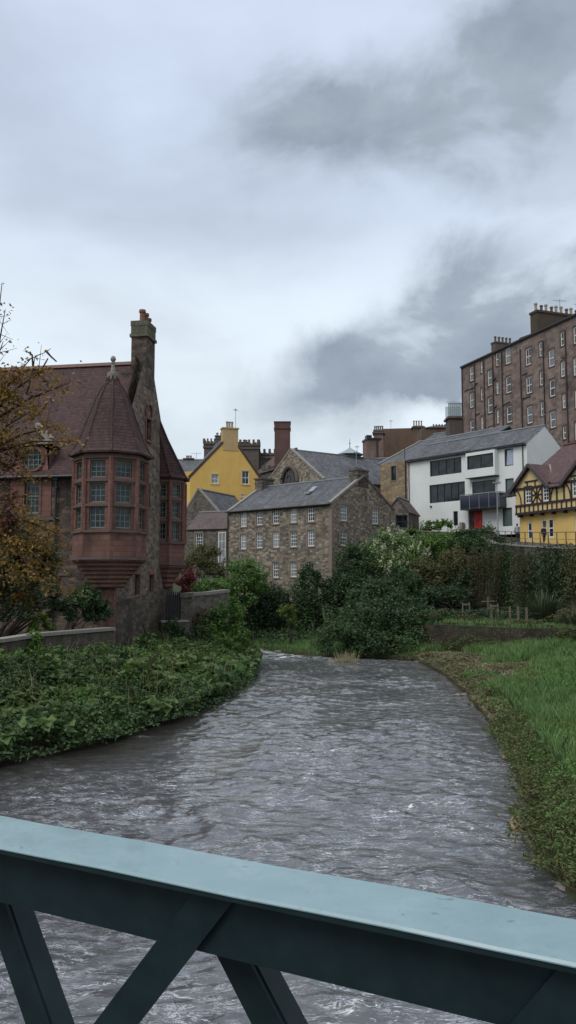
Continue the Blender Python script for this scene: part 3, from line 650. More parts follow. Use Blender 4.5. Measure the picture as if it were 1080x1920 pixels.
    # corner bays
    def bay(cx, cy, Rr, rot, zpar0, zw0, zw1, ztop, zcor, steps, rows, apex, zap, roof_r, faces, tipr, pil, wid):
        rt = empty_part = None
        V = lambda r, k: (cx + r * math.cos(rot + math.pi / 4 * k), cy + r * math.sin(rot + math.pi / 4 * k))
        B = MB(); B.prism((cx, cy), zpar0, zw0, Rr, Rr, 8, rot); par = B.build('bay', M_redstone, R)
        B = MB(); B.prism((cx, cy), ztop - .2, ztop + .05, Rr, Rr, 8, rot); B.build('cornice', M_redstone, par)
        fr = []
        for k in faces:
            F = Fr(V(Rr, k), V(Rr, k + 1))
            if F.n.dot((F.A + F.B) / 2 - Vector((cx, cy))) < 0: F = Fr(F.B, F.A)
            fr.append(F)
        Wm = MB(); hh = []
        for F in fr:
            m0 = .33 if wid is None else wid; H = []
            for (z0, z1) in rows: H.append((m0, z0, F.L - m0, z1))
            wall(Wm, F, [(0, zw0), (F.L, zw0), (F.L, ztop - .2), (0, ztop - .2)], H, .2, -.03); hh.append(H)
        Wm.build('mullioned_wall', M_redstone, par)
        for F, H in zip(fr, hh):
            for h in H: window(par, F, h, (M_greenp, M_glass), 3, 3, .05, .03, .13, False, o=-.03)
        for k in range(8): x, y = V(Rr - .03, k); m = MB(); m.prism((x, y), zw0, ztop - .2, .15, .15, 8, 0); m.build('pier', M_redstone, par)
        for z, o in [(zw0, .1)] + [((rows[i][1] + rows[i + 1][0]) / 2, .05) for i in range(len(rows) - 1)] + [(ztop - .2, .08), (zpar0, .1)]:
            mm = MB(); q8 = lambda r, zz: [(*V(r, k), zz) for k in range(8)]
            mm.loft([q8(Rr - .04, z - .07), q8(Rr + o, z - .07), q8(Rr + o, z + .06), q8(Rr - .04, z + .06)], cap=False); mm.build('moulding', M_dressd, par)
        m = MB(); zs = zpar0; dz = (zpar0 - zcor) / steps
        for i in range(steps):
            t = i / steps; r = Rr + .02 - (Rr - tipr) * (t ** .85 if steps > 3 else t); m.prism((cx, cy), zs - dz * .62, zs, r, r, 8, rot); m.prism((cx, cy), zs - dz, zs - dz * .62, r - .16, r - .03, 8, rot); zs -= dz
        m.build('corbel', M_redstone, par)
        m = MB(); prof = roof_r; rings = []
        for (t, r) in prof:
            z = ztop + (zap - ztop) * t; ox = (apex[0] - cx) * t; oy = (apex[1] - cy) * t
            rings.append([(cx + ox + r * math.cos(rot + math.pi / 4 * j), cy + oy + r * math.sin(rot + math.pi / 4 * j), z) for j in range(8)])
        m.loft(rings); rf = m.build('bay_roof', M_redtile, par)
        m = MB()
        for j in range(8): m.tube([rg_[j] for rg_ in rings], .07, 5)
        m.build('hip_tiles', M_redtile, rf)
        if pil: m = MB(); m.prism((cx, cy), zb, zcor + .1, pil, pil, 8, rot); m.build('corner_pillar', M_redstone, par)
        return par, rf
    cx, cy = C0; vf = Vector((-cx, -cy)).normalized(); rot = math.atan2(vf.y, vf.x)
    Fc = Fr(C0 + Vector((-3, -0)), C0 + Vector((3, -0)))        # plane through the bay centre
    Fn = Fr((cx - 3, cy - 1.7), (cx + 3, cy - 1.7))             # near faces of the bay
    z = lambda y: Fn.hit(207, y)[1]
    rows = [(z(990), z(952)), (z(942), z(906)), (z(895), z(863))]
    prof = [(0, 2.36), (.02, 2.38), (.06, 2.18), (.2, 1.80), (.43, 1.38), (.65, .98), (.80, .62), (.87, .36), (.93, .28), (1, .16)]
    par, rf = bay(cx, cy, 2.05, rot, z(1047), z(996), z(858), z(850), z(1103), 7, rows, (cx, cy), Fc.hit(207, 697)[1], prof, range(8), .75, .42, None)
    zt = Fc.hit(207, 697)[1]; m = MB(); m.lathe((cx, cy), [(.3, zt - .5), (.34, zt - .1), (.16, zt), (.12, zt + .2), (.09, zt + .45), (.13, zt + .5), (.05, zt + .55), (.12, zt + .62), (.17, zt + .74), (.12, zt + .88), (.02, zt + .95)], 10)
    m.build('finial', M_cope, rf)
    c2 = Fg.p(Fg.hit(311, 1000)[0], 0, -.15).xy; Fn2 = Fr((c2.x - 3, c2.y - 1.2), (c2.x + 3, c2.y - 1.2)); z = lambda y: Fn2.hit(318, y)[1]
    rows = [(z(1012), z(981)), (z(971), z(941)), (z(931), z(908))]
    prof = [(0, 1.75), (.02, 1.77), (.06, 1.6), (.25, 1.25), (.6, .65), (1, .12)]
    ap = Fg.p(Fg.hit(297, 800)[0], 0, -.35).xy
    bay(c2.x, c2.y, 1.5, math.atan2(-c2.y, -c2.x) + .25, z(1058), z(1018), z(905), z(897), z(1103), 5, rows, ap, Fg.hit(297, 768)[1], prof, range(8), .5, 0, .28)
    # lower plinth of darker masonry under the gable
    m = MB(); zp = Fg.hit(260, 1112)[1]; wall(m, Fg, [(0, zb), (dep - .6, zb), (dep - .6, zp + .3), (dep * .6, zp), (0, zp - .5)], (), 0, .16)
    m.poly([Fg.p(0, zp - .5, .16), Fg.p(dep * .6, zp, .16), Fg.p(dep * .6, zp + .1, .03), Fg.p(0, zp - .4, .03)])
    m.poly([Fg.p(dep * .6, zp, .16), Fg.p(dep - .6, zp + .3, .16), Fg.p(dep - .6, zp + .4, .03), Fg.p(dep * .6, zp + .1, .03)])
    wall(m, Ff.off(.12), [(LB - 1.2, zb), (LB + .16, zb), (LB + .16, zp - .6), (LB - 1.2, zp - .9)])
    m.poly([Ff.p(LB + .16, zb, .12), Ff.p(LB + .16, zb, -.3), Ff.p(LB + .16, zp - .6, -.3), Ff.p(LB + .16, zp - .6, .12)])
    m.build('plinth', M_dark_rub, R)
red_house()
# ================================================================ rubble mill in the middle
def cv(L, sc, ox, oy): return [tuple(ox + v / sc if i % 2 == 0 else oy + v / sc for i, v in enumerate(q)) for q in L]
def mill():
    B = W(622, 1000, 78).xy; A = W(427, 1000, 87.5).xy; F = Fr(A, B); dep = 10.8; zb = .5
    ze = F.hit(622, 943)[1]; Fm = F.off(-dep / 2); zr = Fm.hit(560, 906)[1]
    R = empty('mill_building', (B.x, B.y, zb), 'long brown rubble mill with three rows of white sash windows and grey slate roof', 'building')
    P = cv([(285, 253, 315, 328), (362, 247, 391, 320), (440, 238, 471, 314), (524, 232, 556, 308), (607, 222, 641, 303), (285, 363, 313, 436), (361, 357, 391, 431), (441, 350, 472, 428), (524, 348, 557, 425), (607, 343, 642, 422),
            (285, 505, 313, 580), (362, 499, 390, 575), (440, 497, 469, 573), (524, 496, 556, 570), (607, 495, 637, 570)], 2.571, 340, 860)
    H = [F.rect(*p) for p in P]; G_ = F.right(dep)
    HG = [G_.rect(*p) for p in cv([(767, 222, 801, 300), (769, 342, 800, 419), (919, 238, 951, 315), (920, 358, 950, 430)], 2.571, 340, 860)]
    m = MB(); box_walls(m, F, dep, zb, ze, zr, H, HG, (), rev=.22); m.build('wall', M_millst, R)
    m = MB(); k = 0; z = zb
    while z < ze - .4: w = .55 if k % 2 else .32; m.fbox(F, F.L - w, F.L + .02, z, z + .36, -.02, .022); w = .32 if k % 2 else .55; m.fbox(G_, 0.002, w, z, z + .36, -.02, .02); z += .37; k += 1
    m.build('quoins', M_dress, R)
    for h in H: window(R, F, h, (M_white, M_glassc), 3, 4, .09, .04, .1, st=M_dress)
    for h in HG: window(R, G_, h, (M_white, M_glassc), 3, 4, .09, .04, .1, st=M_dress)
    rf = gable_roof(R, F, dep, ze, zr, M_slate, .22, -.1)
    m = MB(); a, zz = F.p(F.hit(590, 925)[0], 0).xy, 0; q = F.off(-2.9); u = q.hit(583, 908)[0]; zz = ze + (zr - ze) * 2.9 / (dep / 2)
    m.box8([q.p(u - .35, zz + .0, .7), q.p(u + .35, zz + .0, .7), q.p(u + .35, zz + .1, -.7), q.p(u - .35, zz + .1, -.7), q.p(u - .35, zz - .25, .7), q.p(u + .35, zz - .25, .7), q.p(u + .35, zz + .65, -.7), q.p(u - .35, zz + .65, -.7)])
    m.build('rooflight', M_lead, rf)
    skews(R, G_, [(-.15, ze - .1), (dep / 2, zr)], M_cope, .38, .2); skews(R, G_, [(dep / 2, zr), (dep + .15, ze - .1)], M_dressd, .38, .2); Lf = F.left(dep); skews(R, Lf, [(-.1, ze - .1), (dep / 2, zr), (dep + .1, ze - .1)], M_cope, .4, .2)
    m = MB(); m.tube([F.p(-.1, ze - .12, .3), F.p(F.L + .05, ze - .12, .3)], .075, 6); m.tube([F.p(.12, ze - .2, .12), F.p(.12, zb + 1, .12)], .06, 6); m.build('gutter', M_pipe, R)
    u0, _ = G_.hit(655, 890); u1, _ = G_.hit(692, 890); zt = G_.hit(674, 880)[1]; cu = dep / 2 - .1; c = G_.p(cu, 0, -.55)
    ck = stack(R, c.xy, 1.9, 1.1, zr - 1.2, zt - .1, ang(G_.d), M_milldk, 'chimney', .08)
    m = MB(); rr = RND
    for k in range(5): q = G_.p(cu - .75 + .36 * k, 0, -.55); m.tube([(q.x, q.y, zt), (q.x, q.y, zt + .22 + .1 * (k % 2))], .12, 7)
    m.build('chimney_pot', M_potd, ck); q = G_.p(cu - .4, 0, -.55); aerial(R, (q.x, q.y, zt), 2.0, .4, .35)
    u, _ = Lf.hit(487, 905); c = F.p(.45, 0, -dep / 2); ck = stack(R, c.xy, 1.1, 2.0, zr - 1, F.off(-dep / 2).hit(487, 901)[1], ang(F.d), M_milldk, 'chimney', .1)
mill()
def simple(name, label, cat, A, B, dep, zb, ze, zr, wm, rm, wins=(), rwins=(), lwins=(), group=None, wmats=None, oh=.25, vo=.15, nx=2, ny=2, mid=None, st=None, hipL=0, hipR=0, sash=True, ft=.09, coping=None, stm=.13):
    F = Fr(A, B); R = empty(name, (F.A.x, F.A.y, zb), label, cat, group); Rt = F.right(dep); Lt = F.left(dep)
    H = [F.rect(*p) for p in wins]; HR = [Rt.rect(*p) for p in rwins]; HL = [Lt.rect(*p) for p in lwins]
    m = MB(); box_walls(m, F, dep, zb, ze, zr if not (hipL or hipR) else None, H, HR, HL, mid=mid); m.build('wall', wm, R)
    for f, hs in ((F, H), (Rt, HR), (Lt, HL)):
        for h in hs: window(R, f, h, wmats or (M_white, M_glassc), nx, ny, ft, .04, .1, sash, st=st, sw=stm)
    rf = gable_roof(R, F, dep, ze, zr, rm, oh, vo, mid=mid, hipL=hipL, hipR=hipR)
    return R, F, rf
# small houses between the hall and the mill
A = W(351, 1000, 90).xy; B = W(428, 1000, 88.2).xy; F = Fr(A, B)
R, F, rf = simple('stone_cottage', 'low grey stone cottage with brown slate roof adjoining the left end of the mill', 'house', A, B, 6.5, 1., F.hit(390, 990)[1], F.off(-3.25).hit(390, 960)[1], M_milldk, M_slateb, cv([(68, 360, 102, 427)], 2.571, 340, 860), st=M_dress, nx=3, ny=4, oh=.2)
r = F.rect(410, 998, 424, 1062); window(R, F, r, (M_white, M_glassc), 2, 4, .09, .06, -.12, False, st=M_dress, sw=.1)
A = W(345, 1000, 97).xy; B = W(409, 1000, 95).xy; F = Fr(A, B); c = (F.A + F.B) / 2
def gable_front(name, label, cat, A, B, dep, zb, ze, apexpx, wm, rm, wins=(), st=None, group=None, wmats=None, nx=2, ny=2, cope=None, oh=.2, vo=.25, zre=None):
    """gable faces the viewer; ridge runs away from it"""
    F = Fr(A, B); zr = F.hit(*apexpx)[1]; S = F.right(dep)       # S runs along the right eave
    R = empty(name, (F.A.x, F.A.y, zb), label, cat, group); H = [F.rect(*p) for p in wins]; ua = F.hit(*apexpx)[0]; ua = min(max(ua, .2), F.L - .2)
    m = MB(); wall(m, F, [(0, zb), (F.L, zb), (F.L, ze), (ua, zr), (0, ze)], H); wall(m, S, [(0, zb), (dep, zb), (dep, ze), (0, ze)]); wall(m, F.left(dep), [(0, zb), (dep, zb), (dep, ze), (0, ze)])
    wall(m, F.back(dep), [(0, zb), (F.L, zb), (F.L, ze), (F.L - ua, zr), (0, ze)]); m.build('wall', wm, R)
    for h in H: window(R, F, h, wmats or (M_white, M_glassc), nx, ny, .1, .05, .1, st=st, sw=.16)
    m = MB(); v = -.02 if cope else vo
    sl = (zr - ze) / ua; sr = (zr - ze) / (F.L - ua)
    slab(m, [F.p(-oh, ze - sl * oh, v), F.p(ua, zr, v), F.p(ua, zr, -dep - vo), F.p(-oh, ze - sl * oh, -dep - vo)], .14)
    slab(m, [F.p(F.L + oh, ze - sr * oh, v), F.p(F.L + oh, ze - sr * oh, -dep - vo), F.p(ua, zr, -dep - vo), F.p(ua, zr, v)], .14)
    rf = m.build('roof', rm, R); m = MB(); m.bar(F.p(ua, zr + .03, v), F.p(ua, zr + .03, -dep), .26, .12); m.build('ridge', M_lead, rf)
    if cope: skews(R, F, [(-oh, ze - sl * oh), (ua, zr), (F.L + oh, ze - sr * oh)], cope, .35, .2)
    return R, F, rf, ua, zr
gable_front('stone_outbuilding', 'plain grey rubble gable with pale coping behind the low cottage', 'house', A, B, 9, 1., F.hit(409, 960)[1], (372, 917), M_milldk, M_slate, cope=M_cope)
# yellow gabled house
def yellow_house():
    A = W(357, 900, 110).xy; B = W(489, 900, 113).xy; F = Fr(A, B); ze = F.hit(357, 893)[1]
    R, F, rf, ua, zr = gable_front('yellow_house', 'tall yellow rendered house with a stepped up chimney on its gable, behind the mill roof', 'house', A, B, 11, 9, ze, (432, 815), M_yel, M_slate,
        cv([(247, 481, 297, 547), (460, 458, 510, 552), (259, 622, 305, 702), (455, 622, 478, 640)], 3.724, 330, 760), st=m_render('pale_yellow_render', (.56, .42, .18), .2), nx=2, ny=2, vo=.02)
    a, b = F.hit(418, 830)[0], F.hit(446.5, 830)[0]; z0 = F.hit(432, 845)[1]; z1 = F.hit(432, 804)[1]; m = MB()
    m.fbox(F, a, b, z0, z1, -1.3, .05); m.fbox(F, a - .12, b + .12, z1, z1 + .18, -1.4, .14); ck = m.build('chimney', m_render('buff_render', (.42, .30, .15), .4), R)
    pots(ck, [(*F.p(F.hit(px, 800)[0], 0, -.6).xy, z1 + .18) for px in (427.5, 432, 437)], M_potb, .17, .95)
    q = F.p(F.hit(443.5, 800)[0], 0, -.6); aerial(R, (q.x, q.y, z1), 3.2, .9, .35)
    # drip band and lower left wing
    M_vg = m_plain('stained_gable_edge', (.085, .06, .045), .9, .4, 3, .1)
    for (p0, p1) in (((-.2, ze - .15), (a, ze + (zr - ze) * a / ua)), ((F.L + .2, ze - .15), (b, ze + (zr - ze) * (F.L - b) / (F.L - ua)))): m = MB(); m.bar(F.p(p0[0], p0[1] + .08, -.1), F.p(p1[0], p1[1] + .08, -.1), .38, .26); m.build('gable_coping', M_vg, R)
    m = MB(); G2 = Fr(W(343, 900, 116).xy, W(358, 900, 116).xy); wall(m, G2, [(0, 15), (G2.L + .3, 15), (G2.L + .3, G2.hit(350, 883)[1]), (0, G2.hit(350, 885)[1])], [G2.rect(353, 893, 356.5, 908)]); m.build('side_wing', M_yel, R)
yellow_house()
# slate roofed terrace seen over the hall's right bay
A = W(325, 900, 128).xy; B = W(392, 900, 128).xy; F = Fr(A, B)
R, F, rf = simple('slate_house', 'distant low slate roof with three small pots between the hall and the yellow gable', 'house', A, B, 9, 17, F.hit(360, 884)[1], F.off(-4.5).hit(360, 862)[1], M_yel, M_slate)
q = F.off(-4.5); ck = stack(R, q.p(q.hit(354, 860)[0], 0).xy, 1.6, .7, q.hit(354, 868)[1], q.hit(354, 861)[1], 0, M_milldk)
pots(ck, [(*q.p(q.hit(px, 858)[0], 0).xy, q.hit(354, 861)[1]) for px in (350.5, 354, 358)], M_potd, .14, .6); aerial(R, (*q.p(q.hit(368, 858)[0], 0).xy, q.hit(354, 862)[1]), 1.2, .1, .8)
def crenel(par, x, y, w, d, z0, z1, mat, rz=0, n=4, name='tower'):
    m = MB(); m.box((x, y, (z0 + z1) / 2), w, d, z1 - z0, rz); m.box((x, y, z1 - .5), w + .35, d + .35, .35, rz); m.box((x, y, z1 + .1), w + .3, d + .3, .35, rz)
    for i in range(n):
        a = -(w + .1) / 2 + (w + .1) * i / (n - 1)
        for s in (-1, 1): m.box((x + a * .92, y + s * (d / 2 + .02), z1 + .6), w / n * .55, .35, .75, rz)
        for s in (-1, 1): m.box((x + s * (w / 2 + .02), y + a * d / w * .92, z1 + .6), .35, d / n * .55, .75, rz)
    return m.build(name, mat, par)
def towers():
    p = W(394, 840, 140); R = empty('castellated_house', (p.x, p.y, 6), 'dark stone battlemented tower and chimney peeping over the left slope of the yellow gable', 'building')
    crenel(R, p.x, p.y, 1.9, 2.6, 6, W(394, 835, 140).z, M_dressd); q = W(411, 830, 139)
    ck = stack(R, q.xy, 1.3, 1.2, 6, W(411, 819, 139).z, 0, M_dressd, 'chimney'); pots(ck, [(q.x - .35, q.y, W(411, 819, 139).z), (q.x + .35, q.y, W(411, 819, 139).z)], M_lead, .22, .7)
    q = W(403, 845, 141); m = MB(); m.box((q.x, q.y, 15), 3.4, 3, 2 * (W(403, 838, 141).z - 15), 0); m.build('wall', M_dressd, R)
    p = W(466, 850, 135); R = empty('stone_lodge', (p.x, p.y, 6), 'dark stone house with battlements and many pots behind the right slope of the yellow gable', 'building')
    crenel(R, p.x - .2, p.y, 4.0, 3.2, 6, W(466, 838, 135).z, M_dressd, n=6); q = W(457, 830, 134.6); ck = stack(R, q.xy, 1.7, 1.0, 12, W(457, 831, 134.6).z, 0, M_dressd, 'chimney')
    pots(ck, [(q.x - .5 + .5 * k, q.y, W(457, 831, 134.6).z + .1) for k in range(3)], M_potd, .15, .45)
    q = W(478, 838, 134.6); pots(R, [(q.x + .45 * k - .3, q.y, q.z) for k in range(3)], M_potd, .15, .8)
    A = W(476, 870, 131).xy; B = W(513, 870, 124).xy; F = Fr(A, B)
    R, F, rf = simple('dormered_house', 'grey stone house with small windows, low between the yellow gable and brick chimney', 'house', A, B, 8, 6, F.hit(495, 884)[1], F.off(-4).hit(492, 862)[1], M_milldk, M_slateb, [(490, 872, 496, 880), (499, 873, 505, 881), (507, 874, 512, 882)], st=None, nx=1, ny=2)
    q = W(506, 845, 137); R = empty('turret_house', (q.x, q.y, 8), 'small grey battlemented parapet just left of the tall brick chimney', 'building'); crenel(R, q.x, q.y, 3.8, 3, 8, W(506, 855, 137).z, M_milldk, n=5)
towers()
# tall brick chimney
def brick_chimney():
    q = W(529.5, 900, 120); m = MB(); zt = W(529.5, 793, 120).z; s = 2.35
    M_bk = m_brick('dark_red_brick', (.13, .072, .062), (.09, .056, .050), (.085, .06, .05), .24, .085, .008, .6, .3)
    R = empty('industrial_chimney', (q.x, q.y, 7), 'tall square dark red brick chimney rising behind the arched stone gable', 'chimney')
    m.loft([[(q.x + a * w, q.y + b * w, z) for a, b in ((-1, -1), (1, -1), (1, 1), (-1, 1))] for z, w in ((7, s / 2 + .1), (zt - 1.1, s / 2))]); m.build('shaft', M_bk, R)
    m = MB(); m.box((q.x, q.y, zt - 1.0), s + .2, s + .2, .22); m.box((q.x, q.y, zt - .5), s + .08, s + .08, .8); m.box((q.x, q.y, zt - .06), s + .22, s + .22, .14); m.build('cap', M_bk, R)
brick_chimney()
# church-like building with arched window and cupola
def arch_house():
    ap = W(545, 843, 103); g = Vector((.56, -.83)).normalized(); h = 7.; A = ap.xy - g * h; B = ap.xy + g * h; ze = ap.z - 4.6; dep = 15.5
    F = Fr(A, B); R, F, rf, ua, zr = gable_front('arched_hall', 'stone hall with a round arched gable window and long slate roof behind the mill', 'building', A, B, dep, 4, ze, (545, 843), M_millst, M_slate, cope=M_cope, oh=.15)
    uc, zc = F.hit(544, 906); r1 = abs(F.hit(560, 906)[0] - uc) * .95; m = MB(); pts = [F.p(uc + r1 * math.cos(t), zc + r1 * 1.15 * math.sin(t), .1) for t in [math.pi * k / 14 for k in range(15)]]
    m.tube(pts, .28, 6); m.build('arch', M_dressd, R)
    m = MB(); m.poly([F.p(uc + (r1 - .2) * math.cos(t), zc + (r1 - .2) * 1.15 * math.sin(t), .03) for t in [math.pi * k / 14 for k in range(15)]]); w = m.build('arched_window', M_glass, R)
    m = MB()
    for k in (-1, 0, 1): m.bar(F.p(uc + k * r1 * .42, zc, .06), F.p(uc + k * r1 * .42, zc + r1 * (1.05 if k == 0 else .9), .06), .12, .08)
    m.tube([F.p(uc + r1 * .55 * math.cos(t), zc + r1 * .6 * math.sin(t), .07) for t in [math.pi * k / 10 for k in range(11)]], .07, 5); m.build('mullion', M_dressd, w)
    # cupola on the ridge
    c = F.p(ua, 0, -dep * .72); c = W(656, 866, 109.5); x, y = c.x, c.y; m = MB(); zc = W(656, 853, 109.5).z
    m.prism((x, y), zc - 3.5, zc - .0, 1.35, 1.35, 8, .39); b = m.build('cupola', m_plain('verdigris_louvres', (.10, .12, .12), .7, .4, 3), R)
    m = MB(); rr = lambda k: 1.9 * (1 - k) ** 1.25 + .06; m.lathe((x, y), [(1.65, zc - .12)] + [(rr(k / 6), zc + 1.05 * k / 6) for k in range(7)] + [(.05, zc + 1.5), (.13, zc + 1.62), (.05, zc + 1.75), (.03, zc + 2.2)], 8, .39); m.build('cupola_roof', m_plain('pale_verdigris', (.22, .29, .28), .6, .3, 3), b)
    aerial(R, (x + 1.1, y + 1, zc - .5), 2.0, .3, .3); aerial(R, (x + 3.2, y + 1, zc - 1), 1.6, .3, .3)
arch_house()
A = W(640, 900, 119).xy; B = W(730, 900, 116).xy; F = Fr(A, B)
simple('slate_hall', 'plain grey slate roof right of the little green cupola', 'building', A, B, 9, 6, F.hit(690, 905)[1], F.off(-4.5).hit(690, 861)[1], M_milldk, M_slate)
# ================================================================ white rendered house
M_dkframe = m_plain('anthracite_frame', (.018, .02, .024), .4, .15, 3, .5)
def white_house():
    A = W(765, 930, 97).xy; B = W(990, 930, 84).xy; F = Fr(A, B); dep = 7.0; zb = 10.6
    ze = F.hit(990, 829)[1]; zr = F.off(-dep / 2).hit(1027, 796)[1]; S = F.right(dep)
    R = empty('white_house', (B.x, B.y, zb), 'white rendered modern house with grey slate roof, dark ribbon windows, red door and dark balcony', 'house')
    cvw = lambda *q: cv([q], 2.7, 680, 740)[0]
    w1 = F.rect(*cvw(340, 325, 500, 405)); w4 = F.rect(*cvw(338, 448, 518, 542)); w3 = F.rect(*cvw(718, 274, 762, 360)); w5 = F.rect(*cvw(722, 424, 765, 503)); w7 = F.rect(*cvw(708, 573, 757, 665)); w6 = F.rect(*cvw(459, 590, 482, 663))
    rec = F.rect(*cvw(524, 433, 674, 573)); door = F.rect(*cvw(535, 587, 607, 684))
    m = MB(); box_walls(m, F, dep, zb, ze, zr, [w1, w4, w3, w5, w7, w6, door], (), (), rev=.25)
    wl = m.build('wall', M_wht, R)
    def ribbon(r, n, f=F, o=0., par=R, name='window'):
        a, b, c, d = r; m = MB(); t = .09; m.fbox(f, a, c, b, b + t, o - .2, o - .1); m.fbox(f, a, c, d - t, d, o - .2, o - .1)
        for i in range(n + 1): u = a + (c - a - t) * i / n; m.fbox(f, u, u + t, b + t, d - t, o - .2, o - .1 - .003 * (i % 2))
        w = m.build(name, M_dkframe, par); m = MB(); m.fbox(f, a, c, b, d, o - .24, o - .17); m.build('pane', M_glass, w); return w
    ribbon(w1, 4); ribbon(w4, 5); ribbon(w5, 1); ribbon(w7, 1); ribbon(w6, 1)
    w = ribbon(w3, 1); a, b, c, d = w3      # tilted open casement
    m = MB(); m.box8([F.p(a + .25, b + .1, .03), F.p(c - .1, b + .1, -.08), F.p(c - .1, b + .1, -.12), F.p(a + .25, b + .1, 0), F.p(a + .45, d - .2, .1), F.p(c - .1, d - .1, -.08), F.p(c - .1, d - .1, -.12), F.p(a + .45, d - .2, .06)])
    m.build('open_casement', m_plain('pale_blind', (.32, .36, .45), .4, .1, 3), w)
    # blinds in the lower right windows
    for r in (w5, w7): a, b, c, d = r; m = MB(); m.fbox(F, a + .1, c - .1, b + .1, d - .1, -.169, -.160); m.build('blind', m_plain('grey_green_blind', (.09, .125, .12), .35, .2, 2), w)
    # box bay on the upper floor, standing proud
    a, b, c, d = F.rect(*cvw(543, 296, 690, 418)); wz = F.rect(*cvw(545, 306, 684, 376)); O = .75; Fb = F.off(O)
    m = MB(); sc = (F.L and 1); hol = (wz[0] + .1, wz[1] + .0, wz[2] - .05, wz[3])
    wall(m, Fb, [(a, b), (c, b), (c, d + .12), (a, d + .12)], [hol]); m.poly([F.p(a, b, 0), F.p(a, b, O), F.p(a, d + .12, O), F.p(a, d + .12, 0)]); m.poly([F.p(c, b, O), F.p(c, b, 0), F.p(c, d + .12, 0), F.p(c, d + .12, O)])
    m.poly([F.p(a, b, O), F.p(a, b, 0), F.p(c, b, 0), F.p(c, b, O)]); m.poly([F.p(a, d + .12, O), F.p(c, d + .12, O), F.p(c, d + .12, 0), F.p(a, d + .12, 0)]); m.build('box_bay', M_wht, R)
    ribbon(hol, 2, Fb)
    m = MB(); m.fbox(F, a - .05, c + .05, b - .06, b + .02, .02, O + .04); m.build('bay_soffit', M_dkframe, R)
    # recessed balcony doors and balcony
    a, b, c, d = rec; m = MB(); g0 = F.rect(*cvw(557, 440, 672, 500)); zf = F.hit(*[cvw(590, 575, 0, 0)[i] for i in (0, 1)])[1]
    m.fbox(F, g0[0], g0[2], zf, g0[3], .01, .05); w = m.build('balcony_door', M_glass, R)
    m = MB()
    for i in range(3): u = g0[0] + (g0[2] - g0[0] - .1) * i / 2; m.fbox(F, u, u + .1, zf, g0[3], .03, .09)
    m.fbox(F, g0[0] - .1, g0[2] + .1, g0[3], g0[3] + .1, .0, .1); m.build('frame', M_dkframe, w)
    Ob = 1.35; Fo = F.off(Ob); a, b, c, d = Fo.rect(*cvw(494, 500, 690, 577)); fl = b
    m = MB(); m.fbox(F, a, c, fl, fl + .22, .02, Ob); bal = m.build('balcony', M_dkframe, R)
    m = MB(); m.fbox(F, a, c, fl + .22, d - .08, Ob - .05, Ob - .02); m.fbox(F, a, a + .03, fl + .22, d - .08, .02, Ob - .05); m.fbox(F, c - .03, c, fl + .22, d - .08, .02, Ob - .05)
    m.build('balcony_panel', m_plain('navy_balcony_panel', (.014, .018, .035), .15, .2, 2, .6), bal)
    m = MB()
    for p, q in ((F.p(a, d, .05), F.p(a, d, Ob)), (F.p(a, d, Ob), F.p(c, d, Ob)), (F.p(c, d, Ob), F.p(c, d, .05))): m.tube([p, q], .05, 6)
    for i in range(5): u = a + (c - a) * i / 4; m.tube([F.p(u, fl, Ob + .01), F.p(u, d, Ob + .01)], .03, 5)
    m.build('handrail', M_lead, bal)
    # red door in a dark recess
    a, b, c, d = door; um = F.hit(cvw(560, 600, 0, 0)[0], 970)[0]; m = MB(); m.fbox(F, um, c, b, d - .1, -.24, -.16); dr = m.build('front_door', m_plain('red_door_paint', (.42, .02, .022), .4, .08, 3, .5), R)
    m = MB(); m.fbox(F, um + .15, um + .22, b + .9, b + 1.3, -.16, -.1); m.build('handle', M_lead, dr)
    m = MB(); m.fbox(F, a, um, b, d, -.26, -.2); m.fbox(F, um, c, d - .1, d, -.24, -.14); m.build('door_recess', m_plain('dark_maroon_panel', (.05, .018, .02), .5, .2, 3), R)
    m = MB(); m.fbox(F, a - .5, c + .2, b - .5, b, -.2, .9); m.fbox(F, a - .9, a - .5, b - .5, b + .9, .05, .5); m.build('doorstep', M_cope, R)
    rf = gable_roof(R, F, dep, ze, zr, M_slate, .3, 0.0)
    m = MB(); m.tube([F.p(0, ze - .1, .42), F.p(F.L, ze - .1, .42)], .09, 6)
    for px in (768, 983): u = F.hit(px, 930)[0]; m.tube([F.p(u, ze - .1, .1), F.p(u, zb + .3, .1)], .06, 6)
    m.build('gutter', M_pipe, R)
    m = MB(); u, z = F.hit(808.5, 950); m.tube([F.p(u, z, -.01), F.p(u, z, .12)], .12, 8); m.build('vent', M_pipe, R)
    p = S.p(dep / 2, zr, -.2); aerial(R, p, 1.3, -.4, .9)
    return F, dep, ze, zr
WF, Wdep, Wze, Wzr = white_house()
